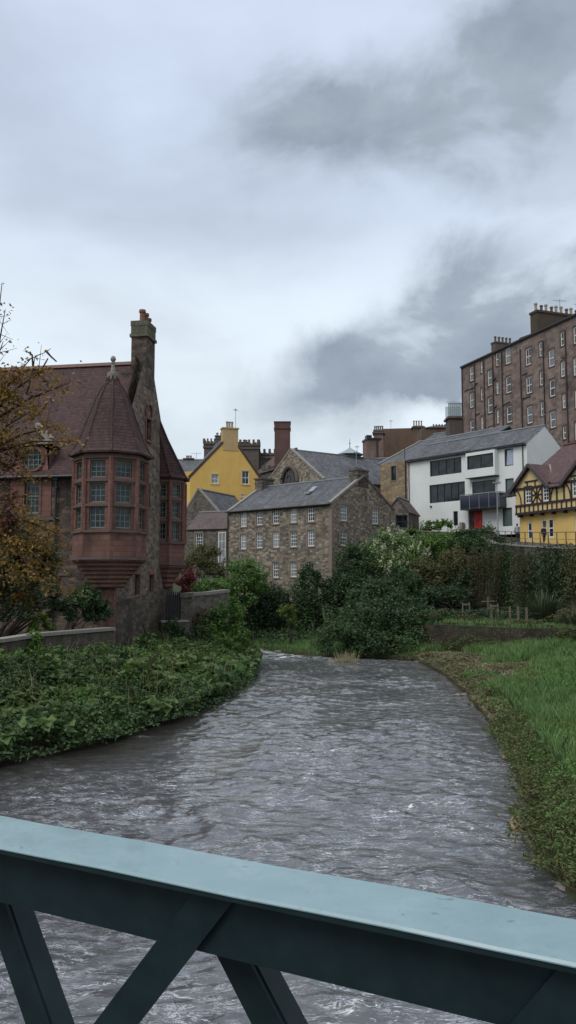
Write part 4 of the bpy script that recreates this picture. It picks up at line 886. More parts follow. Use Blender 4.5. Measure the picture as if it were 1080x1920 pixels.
# sandstone house joined to its left
def stone_house():
    Fx = Fr(WF.A - WF.d * 4.6, WF.A); A = Fx.A; B = Fx.B - Fx.d * .01; F = Fr(A, B); ze = F.hit(740, 866)[1]; mid = 8.
    zr = F.off(-mid).hit(800, 826)[1]; R = empty('sandstone_house', (A.x, A.y, 8), 'tawny rubble house end with one tall dark window, left of the white house', 'house')
    h = F.rect(733, 874, 743, 901); m = MB(); box_walls(m, F, 16, 6, ze, zr, [h], mid=mid); m.build('wall', m_rubble('tawny_rubble', [(.30, .22, .13), (.22, .16, .10), (.34, .26, .16), (.16, .125, .09), (.26, .18, .11)], (.18, .15, .11), 1.6, 3.2, .35), R)
    window(R, F, h, (M_pipe, M_glass), 1, 2, .08, .04, .18, st=M_dress, sw=.2)
    L2 = Fr(F.A, F.B + F.d * 9); rf = gable_roof(R, L2, 16, ze + .0, zr, M_slate, -.02, .2, mid=mid)
    m = MB(); m.bar(F.p(-.2, ze + .02, 0.1), F.p(-.2, zr + .08, -mid), .3, .16); m.build('verge', M_cope, rf)
    q = F.p(F.hit(760, 862)[0], ze, .2); m = MB(); m.tube([F.p(F.L - .25, ze - .1, .15), F.p(F.L - .25, 10, .15)], .07, 6); m.tube([F.p(F.L - .3, ze, .15), F.p(F.L - .3, ze + 1.5, .15)], .05, 6); m.build('drainpipe', M_pipe, R)
    # little gabled porch building in front, between mill and white house
    A = W(723, 950, 90).xy; B = W(766, 950, 89).xy; gable_front('gabled_shed', 'small stone shed with pointed roof between the mill gable and the white house', 'shed', A, B, 5, 6, Fr(A, B).hit(766, 957)[1], (746, 932), M_milldk, M_slateb, [(742, 966, 764, 990)], wmats=(M_pipe, M_glass), nx=1, ny=1, vo=.1)
stone_house()
# ================================================================ half-timbered yellow house
def timber_house():
    A = W(975, 1000, 80).xy; B = W(1080, 1000, 73.2).xy; d = (B - A).normalized(); B = A + d * 22; F = Fr(A, B); J = .45; U = F.off(J); dep = 8.; zb = 6.
    cvt = lambda x, y: (940 + x / 7.386, 800 + y / 7.386); rc = lambda f, x0, y0, x1, y1: f.rect(*cvt(x0, y0), *cvt(x1, y1))
    hz = lambda f, x, y: f.hit(*cvt(x, y))
    zj = hz(U, 300, 1212)[1]; ze = hz(U, 760, 775)[1]; zt = hz(U, 760, 1035)[1]
    R = empty('timbered_house', (A.x, A.y, zb), 'yellow house with dark half timbering, jettied upper floor and maroon tiled gables beside the lane', 'house')
    gw = [rc(F, 365, 1325, 425, 1560), rc(F, 555, 1290, 628, 1520), rc(F, 650, 1275, 722, 1535), rc(F, 1020, 1240, 1110, 1500)]
    gw += [(F.L - 6, gw[0][1], F.L - 5, gw[0][3])]
    uw = [rc(U, 335, 840, 415, 1065), rc(U, 578, 800, 662, 1030), rc(U, 985, 690, 1075, 965)]
    M_y2 = m_render('ochre_render', (.60, .41, .14), .3, .5, (.5, .42, .4)); M_cream = m_render('cream_panel', (.56, .43, .21), .25)
    m = MB(); wall(m, F, [(0, zb), (F.L, zb), (F.L, zj), (0, zj)], gw); Lt = F.left(dep); wall(m, Lt, [(0, zb), (dep, zb), (dep, zj), (0, zj)]); Bk = F.back(dep); wall(m, Bk, [(0, zb), (F.L, zb), (F.L, ze), (0, ze)])
    Rt = F.right(dep); wall(m, Rt, [(0, zb), (dep, zb), (dep, ze), (dep / 2, ze + 4.4), (0, ze)]); m.build('wall', M_y2, R)
    for h in gw: window(R, F, h, (M_white, M_glassc), 1, 2, .1, .04, .05)
    # upper floor with its gable
    ax0 = 0.; gx1 = hz(U, 655, 900)[0]; apu = gx1 * .5; apz = hz(U, 430, 560)[1]
    rise = apz - ze; m = MB(); G2 = hz(U, 985, 700)[0] - .7; G2b = G2 + gx1
    wall(m, U, [(0, zj), (U.L, zj), (U.L, ze), (G2b, ze), ((G2 + G2b) / 2, apz), (G2, ze), (gx1, ze), (apu, apz), (0, ze)], uw, .1)
    UL = U.left(dep + J); wall(m, UL, [(0, zj), (dep + J, zj), (dep + J, ze), (0, ze)]); m.poly([U.p(0, zj, 0), F.p(0, zj, -.1), F.p(F.L, zj, -.1), U.p(F.L, zj, 0)]); m.build('upper_wall', M_cream, R)
    for h in uw: window(R, U, h, (M_white, M_glassc), 2, 4, .11, .06, .02)
    T = MB(); bar = lambda x0, z0, x1, z1, w=.16, o=.05: T.bar(U.p(x0, z0, o), U.p(x1, z1, o), .12, w, None) if abs(x1 - x0) > abs(z1 - z0) * 1.0 and False else T.bar(U.p(x0, z0, o - .02), U.p(x1, z1, o - .02), w, .1, U.n.to_3d())
    bar(0, zj + .05, U.L, zj + .05, .24, .08); bar(0, zt, U.L, zt, .2, .07); bar(0, ze - .1, U.L, ze - .1, .22, .065)
    u = .1; k = 0
    while u < U.L: bar(u, zj + .15, u, zt, .13, .05); u += .62; k += 1
    def post(u, z1=ze): bar(u, zt, u, z1, .15, .055)
    for h in uw: post(h[0] - .1); post(h[2] + .1); bar(h[0] - .1, h[3] + .08, h[2] + .1, h[3] + .08, .13, .06)
    x0, x1 = uw[0][2] + .15, uw[1][0] - .15; xm = (x0 + x1) / 2; zm = (zt + ze) / 2
    bar(xm, zt, xm, ze, .13); bar(x0, zm, x1, zm, .13, .045)
    for s in (-1, 1): bar(x0 if s < 0 else x1, zt + .05, xm - 0, zm, .11, .052); bar(x0 if s < 0 else x1, ze - .15, xm, zm, .11, .053)
    cc = [U.p(xm + .22 * math.cos(a), zm + .22 * math.sin(a), .06) for a in [2 * math.pi * k / 12 for k in range(13)]]; T.tube(cc, .09, 5)
    bar(apu - .55, ze, apu - .55, apz - 1.3, .13); bar(apu + .55, ze, apu + .55, apz - 1.3, .13); bar(apu - .9, apz - 1.35, apu + .9, apz - 1.35, .13, .06)
    a1 = uw[1][2] + .1; a2 = uw[2][0] - .1; s = (a2 - a1) / 3; post(a1 + s); post(a1 + 2 * s)
    def curve(ua, za, ub, zb_): pts = [U.p(ua + (ub - ua) * math.sin(t), zb_ + (za - zb_) * math.cos(t) if False else za + (zb_ - za) * (1 - math.cos(t)), .05) for t in [math.pi / 2 * k / 6 for k in range(7)]]; T.tube(pts, .075, 5)
    curve(a1 + .05, zt, a1 + s, ze - .15) if False else None
    for (ua, ub) in ((a1 + .1, a1 + s), (a2 - .1, a1 + 2 * s)): T.tube([U.p(ua + (ub - ua) * (1 - math.cos(t)), zt + (ze - .2 - zt) * math.sin(t), .05) for t in [math.pi / 2 * k / 6 for k in range(7)]], .075, 5)
    T.tube([U.p(.1 + .75 * (math.sin(t)), ze - .2 + (zt - ze + .2) * (1 - math.cos(t)), .05) for t in [math.pi / 2 * k / 6 for k in range(7)]], .07, 5)
    u = a2 + 3
    while u < U.L: post(u); u += 1.6
    T.build('timbering', M_wood, R)
    Bm = MB(); u = .3
    while u < U.L: Bm.fbox(F, u, u + .22, zj - .28, zj, -.05, J + .1); u += 1.5
    Bm.build('jetty_bracket', M_wood, R)
    # main roof, gables, bargeboards
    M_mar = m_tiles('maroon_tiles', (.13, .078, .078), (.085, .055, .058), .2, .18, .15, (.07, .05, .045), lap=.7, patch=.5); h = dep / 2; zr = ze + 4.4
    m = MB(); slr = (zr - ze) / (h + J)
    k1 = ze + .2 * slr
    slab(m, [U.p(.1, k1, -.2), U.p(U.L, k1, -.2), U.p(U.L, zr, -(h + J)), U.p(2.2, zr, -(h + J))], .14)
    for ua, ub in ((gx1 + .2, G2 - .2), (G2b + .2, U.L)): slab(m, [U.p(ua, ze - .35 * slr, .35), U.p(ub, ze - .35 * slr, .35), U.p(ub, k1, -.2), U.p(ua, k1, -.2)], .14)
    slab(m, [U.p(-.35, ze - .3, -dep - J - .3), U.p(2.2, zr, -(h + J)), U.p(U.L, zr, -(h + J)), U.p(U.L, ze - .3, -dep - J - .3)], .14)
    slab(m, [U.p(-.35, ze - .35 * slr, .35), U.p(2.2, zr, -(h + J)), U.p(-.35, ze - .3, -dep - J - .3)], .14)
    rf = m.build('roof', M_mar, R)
    m = MB(); m.bar(U.p(2.2, zr + .04, -(h + J)), U.p(U.L, zr + .04, -(h + J)), .3, .14); m.build('ridge', m_plain('dull_red_ridge', (.14, .06, .055), .8, .25, 3), rf)
    for gi, (c0, c1) in enumerate(((0., gx1), (G2, G2b))):
        cu = (c0 + c1) / 2; az = apz + .35; o = .38; zl = ze - .2; bk = (az - ze) / slr; m = MB()
        for s in (-1, 1):
            e = c0 - .45 if s < 0 else c1 + .25; 
            slab(m, [U.p(e, zl, o), U.p(cu, az, o), U.p(cu, az, -bk), U.p(e, zl, -.15)], .12)
        dr = m.build('gable_roof', M_mar, R); m = MB()
        for s in (-1, 1):
            e = c0 - .5 if s < 0 else c1 + .3; m.bar(U.p(e, zl - .15, o + .03), U.p(cu, az - .1, o + .03), .3, .09, U.n.to_3d())
        if gi == 0: m.box8([U.p(-1.9, zl - .5, o - .1), U.p(.1, zl - .45, o - .1), U.p(.1, zl - .45, -.5), U.p(-1.5, zl - .5, -.5), U.p(-1.9, zl - .38, o - .1), U.p(-.4, zl + .35, o - .1), U.p(-.4, zl + .35, -.5), U.p(-1.5, zl - .38, -.5)])
        m.build('bargeboard', m_plain('weathered_bargeboard', (.06, .05, .05), .7, .3, 4), dr)
        if gi == 0:
            m = MB(); m.bar(U.p(cu + .15 + (c1 - cu) * .8, zl + .9, -.9), U.p(cu + .2, az + .02, -bk + .05), .16, .08); m.build('valley_flashing', M_cope, dr)
    m = MB(); m.tube([U.p(gx1 + .3, ze - .35 * slr - .1, .42), U.p(G2 - .4, ze - .35 * slr - .1, .42)], .07, 6); m.build('gutter', M_pipe, R)
    return F
TF = timber_house()
# ================================================================ tenement
def tenement():
    A = W(868, 800, 122).xy; B0 = W(1080, 800, 98).xy; d = (B0 - A).normalized(); B = A + d * 38; F = Fr(A, B); dep = 11.; ze = F.hit(868, 688)[1]; zb = 14.
    M_t = m_brick('tenement_sandstone', (.235, .175, .148), (.10, .08, .073), (.115, .095, .085), .85, .42, .012, .75, .3)
    R = empty('tenement_block', (A.x, A.y, zb), 'tall reddish stone tenement with many sash windows and drainpipes on the hill', 'building')
    P = []
    def cols(*w): P.extend(cv(w, 4.5, 840, 550))
    cols((185, 620, 215, 740), (185, 840, 217, 965), (188, 1072, 220, 1195), (190, 1300, 222, 1420)); cols((275, 575, 292, 672), (277, 803, 293, 905), (280, 1042, 298, 1145)); cols((335, 650, 370, 778), (338, 878, 374, 1010), (340, 1130, 376, 1262))
    cols((405, 505, 427, 612), (408, 745, 428, 850), (413, 985, 432, 1098)); cols((485, 460, 528, 595), (490, 700, 532, 840), (497, 952, 538, 1090)); cols((655, 462, 702, 605), (660, 702, 708, 845), (668, 952, 713, 1098), (672, 1200, 717, 1340))
    cols((770, 413, 793, 533), (775, 660, 798, 778), (782, 915, 806, 1035)); cols((850, 475, 898, 618), (858, 728, 903, 870), (862, 995, 908, 1135), (868, 1260, 912, 1400)); cols((950, 325, 978, 445), (952, 575, 985, 705), (965, 850, 992, 970), (970, 1122, 996, 1230))
    cols((1058, 278, 1108, 422), (1058, 540, 1110, 690), (1070, 812, 1122, 965), (1070, 1085, 1122, 1235))
    H = [F.rect(*p) for p in P]; u = max(h[2] for h in H) + 1.5; cw = H[-3][2] - H[-3][0]
    while u + 2.5 < F.L:
        for h in H[-4:]: H2 = (u, h[1], u + cw, h[3]); H.append(H2)
        H = H; u += 3.4
        if u > F.L - 3: break
    m = MB(); box_walls(m, F, dep, zb, ze, None, H, rev=.16); m.build('wall', M_t, R)
    M_ds = m_plain('darker_dressed_stone', (.10, .062, .05), .85, .3, 2, .2)
    mw = m_plain('cream_window_paint', (.60, .58, .54), .5, .08, 3)
    for h in H: window(R, F, h, (mw, M_glassc), 1 if h[2] - h[0] < 1.2 else 2, 2, .13, .07, .06, st=M_ds, sw=.13)
    m = MB()
    for x, y0, y1 in ((227, 590, 1300), (305, 560, 1300), (380, 530, 1300), (455, 490, 1300), (612, 470, 900), (626, 880, 1300), (805, 400, 1300), (992, 310, 1400)):
        px = 840 + x / 4.5; u, z1 = F.hit(px, 550 + y0 / 4.5); z0 = F.hit(px, 550 + y1 / 4.5)[1]; m.tube([F.p(u, z1, .12), F.p(u, z0, .12)], .085, 6)
    for (x0, y0, x1, y1) in ((230, 770, 252, 755), (385, 740, 410, 712), (460, 950, 525, 915), (628, 690, 670, 672), (632, 890, 700, 865), (232, 1030, 270, 1010), (385, 975, 415, 950), (960, 535, 990, 545), (140, 825, 225, 795)):
        a = F.H(840 + x0 / 4.5, 550 + y0 / 4.5, 0, .1); b = F.H(840 + x1 / 4.5, 550 + y1 / 4.5, 0, .1); m.tube([a, b], .06, 5)
    m.tube([F.p(0.1, ze, .1), F.p(.1, zb, .1)], .08, 6); m.build('drainpipe', M_pipe, R)
    m = MB(); m.fbox(F, -.1, F.L, ze - .08, ze + .12, -.02, .3); m.build('eaves_gutter', M_pipe, R)
    rf = gable_roof(R, F, dep, ze, ze + 2.3, M_slateb, .2, .1, hipL=3.2)
    # skews and stacks
    def st(px0, px1, ytop, dd, ht, npot, mat):
        Fb = F.off(-dd); u0 = Fb.hit(px0, ytop)[0]; u1 = Fb.hit(px1, ytop)[0]; zt = Fb.hit((px0 + px1) / 2, ytop)[1]; return Fb, u0, u1, zt
    Fb = F.off(-1.5); u0, z0 = Fb.hit(994, 587); q = Fb.p(u0 + .5, 0, 0); wdt = 1.1
    # large stack: long side runs back from the front
    m = MB(); m.fbox(F, u0, u0 + 1.5, ze - .2, z0 - .25, -9.8, -1.5); m.fbox(F, u0 - .12, u0 + 1.62, z0 - .3, z0, -9.9, -1.38); ck = m.build('chimney', m_plain('sooty_stone', (.075, .058, .045), .9, .35, 2, .1), R)
    pots(ck, [(*F.p(u0 + .6, 0, -2 - .85 * k).xy, z0) for k in (0, 2, 4, 5, 7)], M_potb, .22, 1.25); pots(ck, [(*F.p(u0 + .7, 0, -2 - .85 * k).xy, z0) for k in (1, 3, 6, 8)], M_potd, .22, 1.0); pots(R, [(*F.p(u0 + 5 + .9 * k, 0, -5.6).xy, ze + 2.3) for k in range(4)], M_potd, .2, 1.0)
    aerial(R, F.p(u0 + .7, z0, -6), 2.3, .2, 1); aerial(R, F.p(u0 + .7, z0, -9), 1.9, .9, 1)
    Fb = F.off(-dep / 2); u0, z0 = Fb.hit(924, 645); m = MB(); m.fbox(F, u0, u0 + 1.1, ze + .5, z0, -dep / 2 - 3.2, -dep / 2 + .3); m.fbox(F, u0 - .1, u0 + 1.2, z0 - .1, z0 + .1, -dep / 2 - 3.3, -dep / 2 + .4); ck = m.build('chimney', M_dressd, R)
    pots(ck, [(*F.p(u0 + .55, 0, -dep / 2 - .1 - .68 * k).xy, z0 + .1) for k in range(5)], M_potd, .19, .95)
    # raised party wall between the two halves
    u = F.hit(978, 650)[0]; m = MB(); m.bar(F.p(u, ze + .1, .15), F.p(u, ze + 2.5, -dep / 2), .45, .4); m.build('party_wall', M_dressd, rf)
tenement()
# conservatory roof terrace and far brown block
def far_blocks():
    q0, q1 = W(841, 778, 128), W(866, 778, 128); R = empty('glazed_rooftop', (q0.x, q0.y, 24), 'little glass conservatory on a stone base at the left edge of the tenement', 'conservatory'); F = Fr(q0.xy, q1.xy)
    z0 = F.hit(853, 781)[1]; z1 = F.hit(853, 756)[1]; m = MB(); m.fbox(F, .1, F.L + .6, z0 - 4.5, z0 - .3, -3, 0); m.fbox(F, -.2, F.L + .8, z0 - .3, z0, -3.2, .2); m.build('base', M_dressd, R)
    n = NT('pale_glass'); n.b.inputs['Alpha'].default_value = .45; g = n.fin((.35, .45, .46), .1)
    m = MB(); m.fbox(F, 0, F.L + .4, z0, z1, -2.6, -2.57); m.fbox(F, 0, F.L + .4, z0, z1, -.03, 0); m.poly([F.p(0, z1, 0), F.p(F.L + .4, z1, 0), F.p(F.L + .4, z1 + .5, -1.3), F.p(0, z1 + .5, -1.3)]); m.build('glazing', g, R)
    m = MB()
    for k in range(8): u = F.L * k / 7; m.bar(F.p(u, z0, .03), F.p(u, z1, .03), .07, .07); m.bar(F.p(u, z1, .03), F.p(u, z1 + .5, -1.3), .05, .05)
    m.bar(F.p(0, z1, .03), F.p(F.L, z1, .03), .08, .08); m.bar(F.p(0, z0 + .1, .03), F.p(F.L, z0 + .1, .03), .08, .08); m.bar(F.p(0, z1 + .5, -1.3), F.p(F.L, z1 + .5, -1.3), .08, .08); m.build('glazing_bar', M_lead, R)
    M_b = m_brick('far_pink_sandstone', (.19, .13, .11), (.14, .08, .065), (.12, .08, .065), .9, .4, .01, .3, .2); M_h = m_brick('far_brown_harling', (.14, .095, .07), (.12, .082, .06), (.12, .085, .065), 1.2, .5, .006, .4, .2)
    R = empty('brown_block', (*W(750, 900, 150).xy, 8), 'plain brown skyline block with a pinkish end tower and two chimneys with pots', 'building')
    def blk(name, x0, x1, yt, D0, D1, dep, mat, par=R):
        F = Fr(W(x0, 850, D0).xy, W(x1, 850, D1).xy); z = F.hit((x0 + x1) / 2, yt)[1]; m = MB(); m.fbox(F, 0, F.L, 8, z, -dep, 0); o = m.build(name, mat, par); return F, z, o
    F, z, o = blk('wall', 717, 790, 803, 156, 155, 5, M_h); F, z, o = blk('wing', 689, 719, 822, 150, 150.5, 3.5, M_b)
    m = MB(); m.fbox(F, -.15, F.L + .15, z - .25, z + .1, -3.6, .2); m.fbox(F, .3, 1.3, z + .1, z + .9, -3, -1.5); m.fbox(F, F.L * .6 - .1, F.L * .6 + .1, 12, z, .02, .15); m.build('cornice', M_pipe, o)
    F, z, o = blk('chimney', 701, 719, 808, 150.5, 150.2, 2.4, M_b); m = MB(); m.fbox(F, -.25, F.L + .25, z - .5, z - .2, -2.6, .25); m.fbox(F, -.1, F.L + .1, z - .1, z + .25, -2.5, .1); m.build('chimney_cap', M_dressd, o)
    pots(o, [(*F.p(F.L * (k + .5) / 5, 0, -1).xy, z + .2) for k in range(5)], M_potd, .15, .95)
    F, z, o = blk('chimney', 776, 795, 798, 151, 151, 2.2, M_h); m = MB(); m.fbox(F, -.25, F.L + .25, z - .4, z - .15, -2.4, .25); m.build('chimney_cap', M_dressd, o)
    pots(o, [(*F.p(F.L * (k + .5) / 4, 0, -1).xy, z + .1) for k in range(4)], M_potb, .16, 1.05); aerial(R, W(733, 803, 153), 1.6, .4, .4)
    A = W(757, 900, 132).xy; B = W(880, 900, 124).xy; F = Fr(A, B)
    simple('hillside_house', 'slate roofed house behind the white house ridge, left of the tenement foot', 'house', A, B, 10, 8, F.hit(800, 845)[1], F.off(-5).hit(832, 811)[1], M_milldk, M_slate, hipL=3)
    p = W(825, 803, 140); R = empty('hilltop_cottage', (p.x, p.y, 10), 'small dark roofed building with tiny pots between the brown block and the tenement', 'house')
    m = MB(); m.box((p.x, p.y, 15), 7.5, 6, 2 * (W(815, 808, 140).z - 15)); b = m.build('wall', M_h, R); m = MB(); z = W(815, 808, 140).z; m.lathe((p.x, p.y), [(4.6, z), (1.0, z + .9)], 4, .78); m.build('roof', M_slateb, R)
    pots(R, [(p.x + .5 * k, p.y - 2, W(825, 806, 140).z) for k in range(-3, 4)], M_potd, .13, .6)
far_blocks()
# ================================================================ walls, lane, people, railings
def ribbon_wall(name, pts, zlo, ztops, mat, label, cat, th_=.5, cope=None, cw=.12, ch=.14):
    """free standing wall following a line of ground points; tops given per point"""
    b = Vector((pts[0][0], pts[0][1], zlo)); R = empty(name, b, label, cat); m = MB(); c = MB(); P = [Vector(p) for p in pts]
    L = []
    for k, p in enumerate(P):
        d = (P[min(k + 1, len(P) - 1)] - P[max(k - 1, 0)]).normalized(); L.append(Vector((-d.y, d.x)) * th_ / 2)
    for k in range(len(P) - 1):
        a, b_, na, nb = P[k], P[k + 1], L[k], L[k + 1]; q = [a - na, b_ - nb, b_ + nb, a + na]; zt = [ztops[k], ztops[k + 1], ztops[k + 1], ztops[k]]
        m.box8([(v.x, v.y, zlo) for v in q] + [(v.x, v.y, z) for v, z in zip(q, zt)])
        if cope:
            e = 1 + cw / th_ * 2; q = [a - na * e, b_ - nb * e, b_ + nb * e, a + na * e]; c.box8([(v.x, v.y, z - .02) for v, z in zip(q, zt)] + [(v.x, v.y, z + ch) for v, z in zip(q, zt)])
    m.build('wall', mat, R)
    if cope: c.build('coping', cope, R)
    return R
M_rw = m_rubble('river_wall_stone', [(.12, .10, .085), (.09, .08, .068), (.13, .085, .072), (.07, .065, .056)], (.13, .12, .10), 1.6, 3.4, .6, .8)
ribbon_wall('river_wall', [W(207, 1180, 43.5).xy, W(70, 1190, 38).xy, W(0, 1200, 36).xy, (-17.5, 30), (-19, 20)], .3, [W(205, 1181, 43.5).z, W(72, 1192, 38).z, W(0, 1203, 36).z, 2.7, 2.6], M_rw, 'low stained stone wall with flat coping along the brambly left bank below the red hall', 'wall', .45, M_cope)
ribbon_wall('garden_wall', [W(347, 1150, 55).xy, W(385, 1150, 58).xy, W(424, 1150, 62).xy], .5, [W(347, 1117, 55).z, W(385, 1115, 58).z, W(424, 1110, 62).z], M_milldk, 'rough stone garden wall with rounded coping right of the red hall', 'wall', .5, M_cope, .06, .2)
ribbon_wall('garden_steps_wall', [W(300, 1180, 52).xy, W(352, 1180, 53).xy], .5, [W(320, 1166, 52.5).z] * 2, M_dark_rub, 'short dark wall at the foot of the red hall gable', 'wall', .4, M_cope, .04, .1)
q = W(349, 1150, 54.2); m = MB(); m.box((q.x, q.y, 2.2), .75, .75, 5.0, .2); m.box((q.x, q.y, W(349, 1116, 54.2).z), .9, .9, .3, .2); o = m.build('gate_pier', M_milldk); tag(o, 'square stone gate pier at the left end of the garden wall', 'pier')
q0, q1 = W(313, 1140, 53), W(344, 1140, 54); F = Fr(q0.xy, q1.xy); zt = F.hit(328, 1115)[1]; z0 = F.hit(328, 1166)[1]; m = MB(); m.fbox(F, 0, F.L, z0, zt, -.06, 0)
for k in range(9): u = F.L * k / 8; m.fbox(F, u - .03, u + .03, z0, zt + .2, 0, .05)
o = m.build('garden_gate', M_pipe); tag(o, 'dark boarded gate between the red hall and the stone pier', 'gate')
# lane up by the timbered house
yl = [30, 40, 50, 57, 64, 70, 76, 80, 82]
M_as = m_plain('lane_asphalt', (.075, .072, .07), .9, .25, 1.2, .2)
m = MB()
for a, b in zip(yl[:-1], yl[1:]): m.poly([(xret(a) + .3, a, zup(a) + .03), (xret(a) + 9, a, zup(a) + .03), (xret(b) + 9, b, zup(b) + .03), (xret(b) + .3, b, zup(b) + .03)])
tag(m.build('lane', M_as), kind='structure')
M_ret = m_rubble('mossy_retaining_rubble', [(.11, .095, .075), (.075, .066, .055), (.14, .12, .095), (.055, .05, .042)], (.06, .055, .045), 1.7, 3.2, .6, .55, 1.)
ys_ = [38, 48, 57, 64, 70, 76, 80, 84.5, 90, 95]; ps = [(float(xret(y)), y) for y in ys_]
tops = [float(zup(y)) + .05 for y in ys_]; tops[-4:] = [W(925, 1003, 80).z, W(870, 998, 84.5).z, W(820, 995, 90).z, W(765, 1000, 95).z]
ribbon_wall('retaining_wall', ps, 1.2, tops, M_ret, 'high mossy dark stone retaining wall carrying the lane on the right', 'wall', .5, M_cope, .04, .08)
lw = [(8.6, 60.2), (11.4, 57.6), (15, 54.3), (18, 51.5), (20, 49), (24, 45.2)]
ribbon_wall('terrace_wall', lw, .6, [2.3, 2.45, 2.4, 2.55, 2.45, 2.5], m_rubble('dark_earthy_stone', [(.07, .055, .042), (.045, .036, .03), (.09, .072, .055), (.03, .026, .022)], (.035, .028, .022), 3.4, 6.5, .6, .8, 1.), 'low dark earthy wall at the back of the green right bank', 'wall', .5)
# lane railings
def lane_rail():
    ys = list(np.arange(50, 79, 1.75)); P = [Vector((float(xret(y)) + .02, y, float(zup(y)) + .1)) for y in ys]; R = empty('lane_railing', P[0], 'thin dark metal railing along the top of the retaining wall by the timbered house', 'railing')
    for p in P: m = MB(); m.tube([p, p + Vector((0, 0, 1.15))], .035, 6); m.tube([p + Vector((0, 0, .5)), p + Vector((.3, 0, 0))], .02, 5); m.build('post', M_pipe, R)
    for h in (1.15, .08, .62): m = MB(); m.tube([p + Vector((0, 0, h)) for p in P], .028 if h > 1 else .016, 5); m.build('rail', m_plain('rusty_rail', (.10, .07, .05), .7, .3, 5), R)
lane_rail()
# lamp post
q = W(934, 1015, 78.5); zt = W(932, 906, 78.5).z; R = empty('lamp_post', (q.x, q.y, q.z), 'slender grey street lamp in front of the white house balcony', 'street lamp')
m = MB(); m.tube([(q.x, q.y, q.z - 1), (q.x, q.y, q.z + 1), (q.x, q.y, zt)], [.09, .07, .045], 8); m.build('pole', M_lead, R); m = MB(); m.box((q.x, q.y, zt + .05), .75, .3, .12, .3); m.build('lamp_head', M_lead, R)
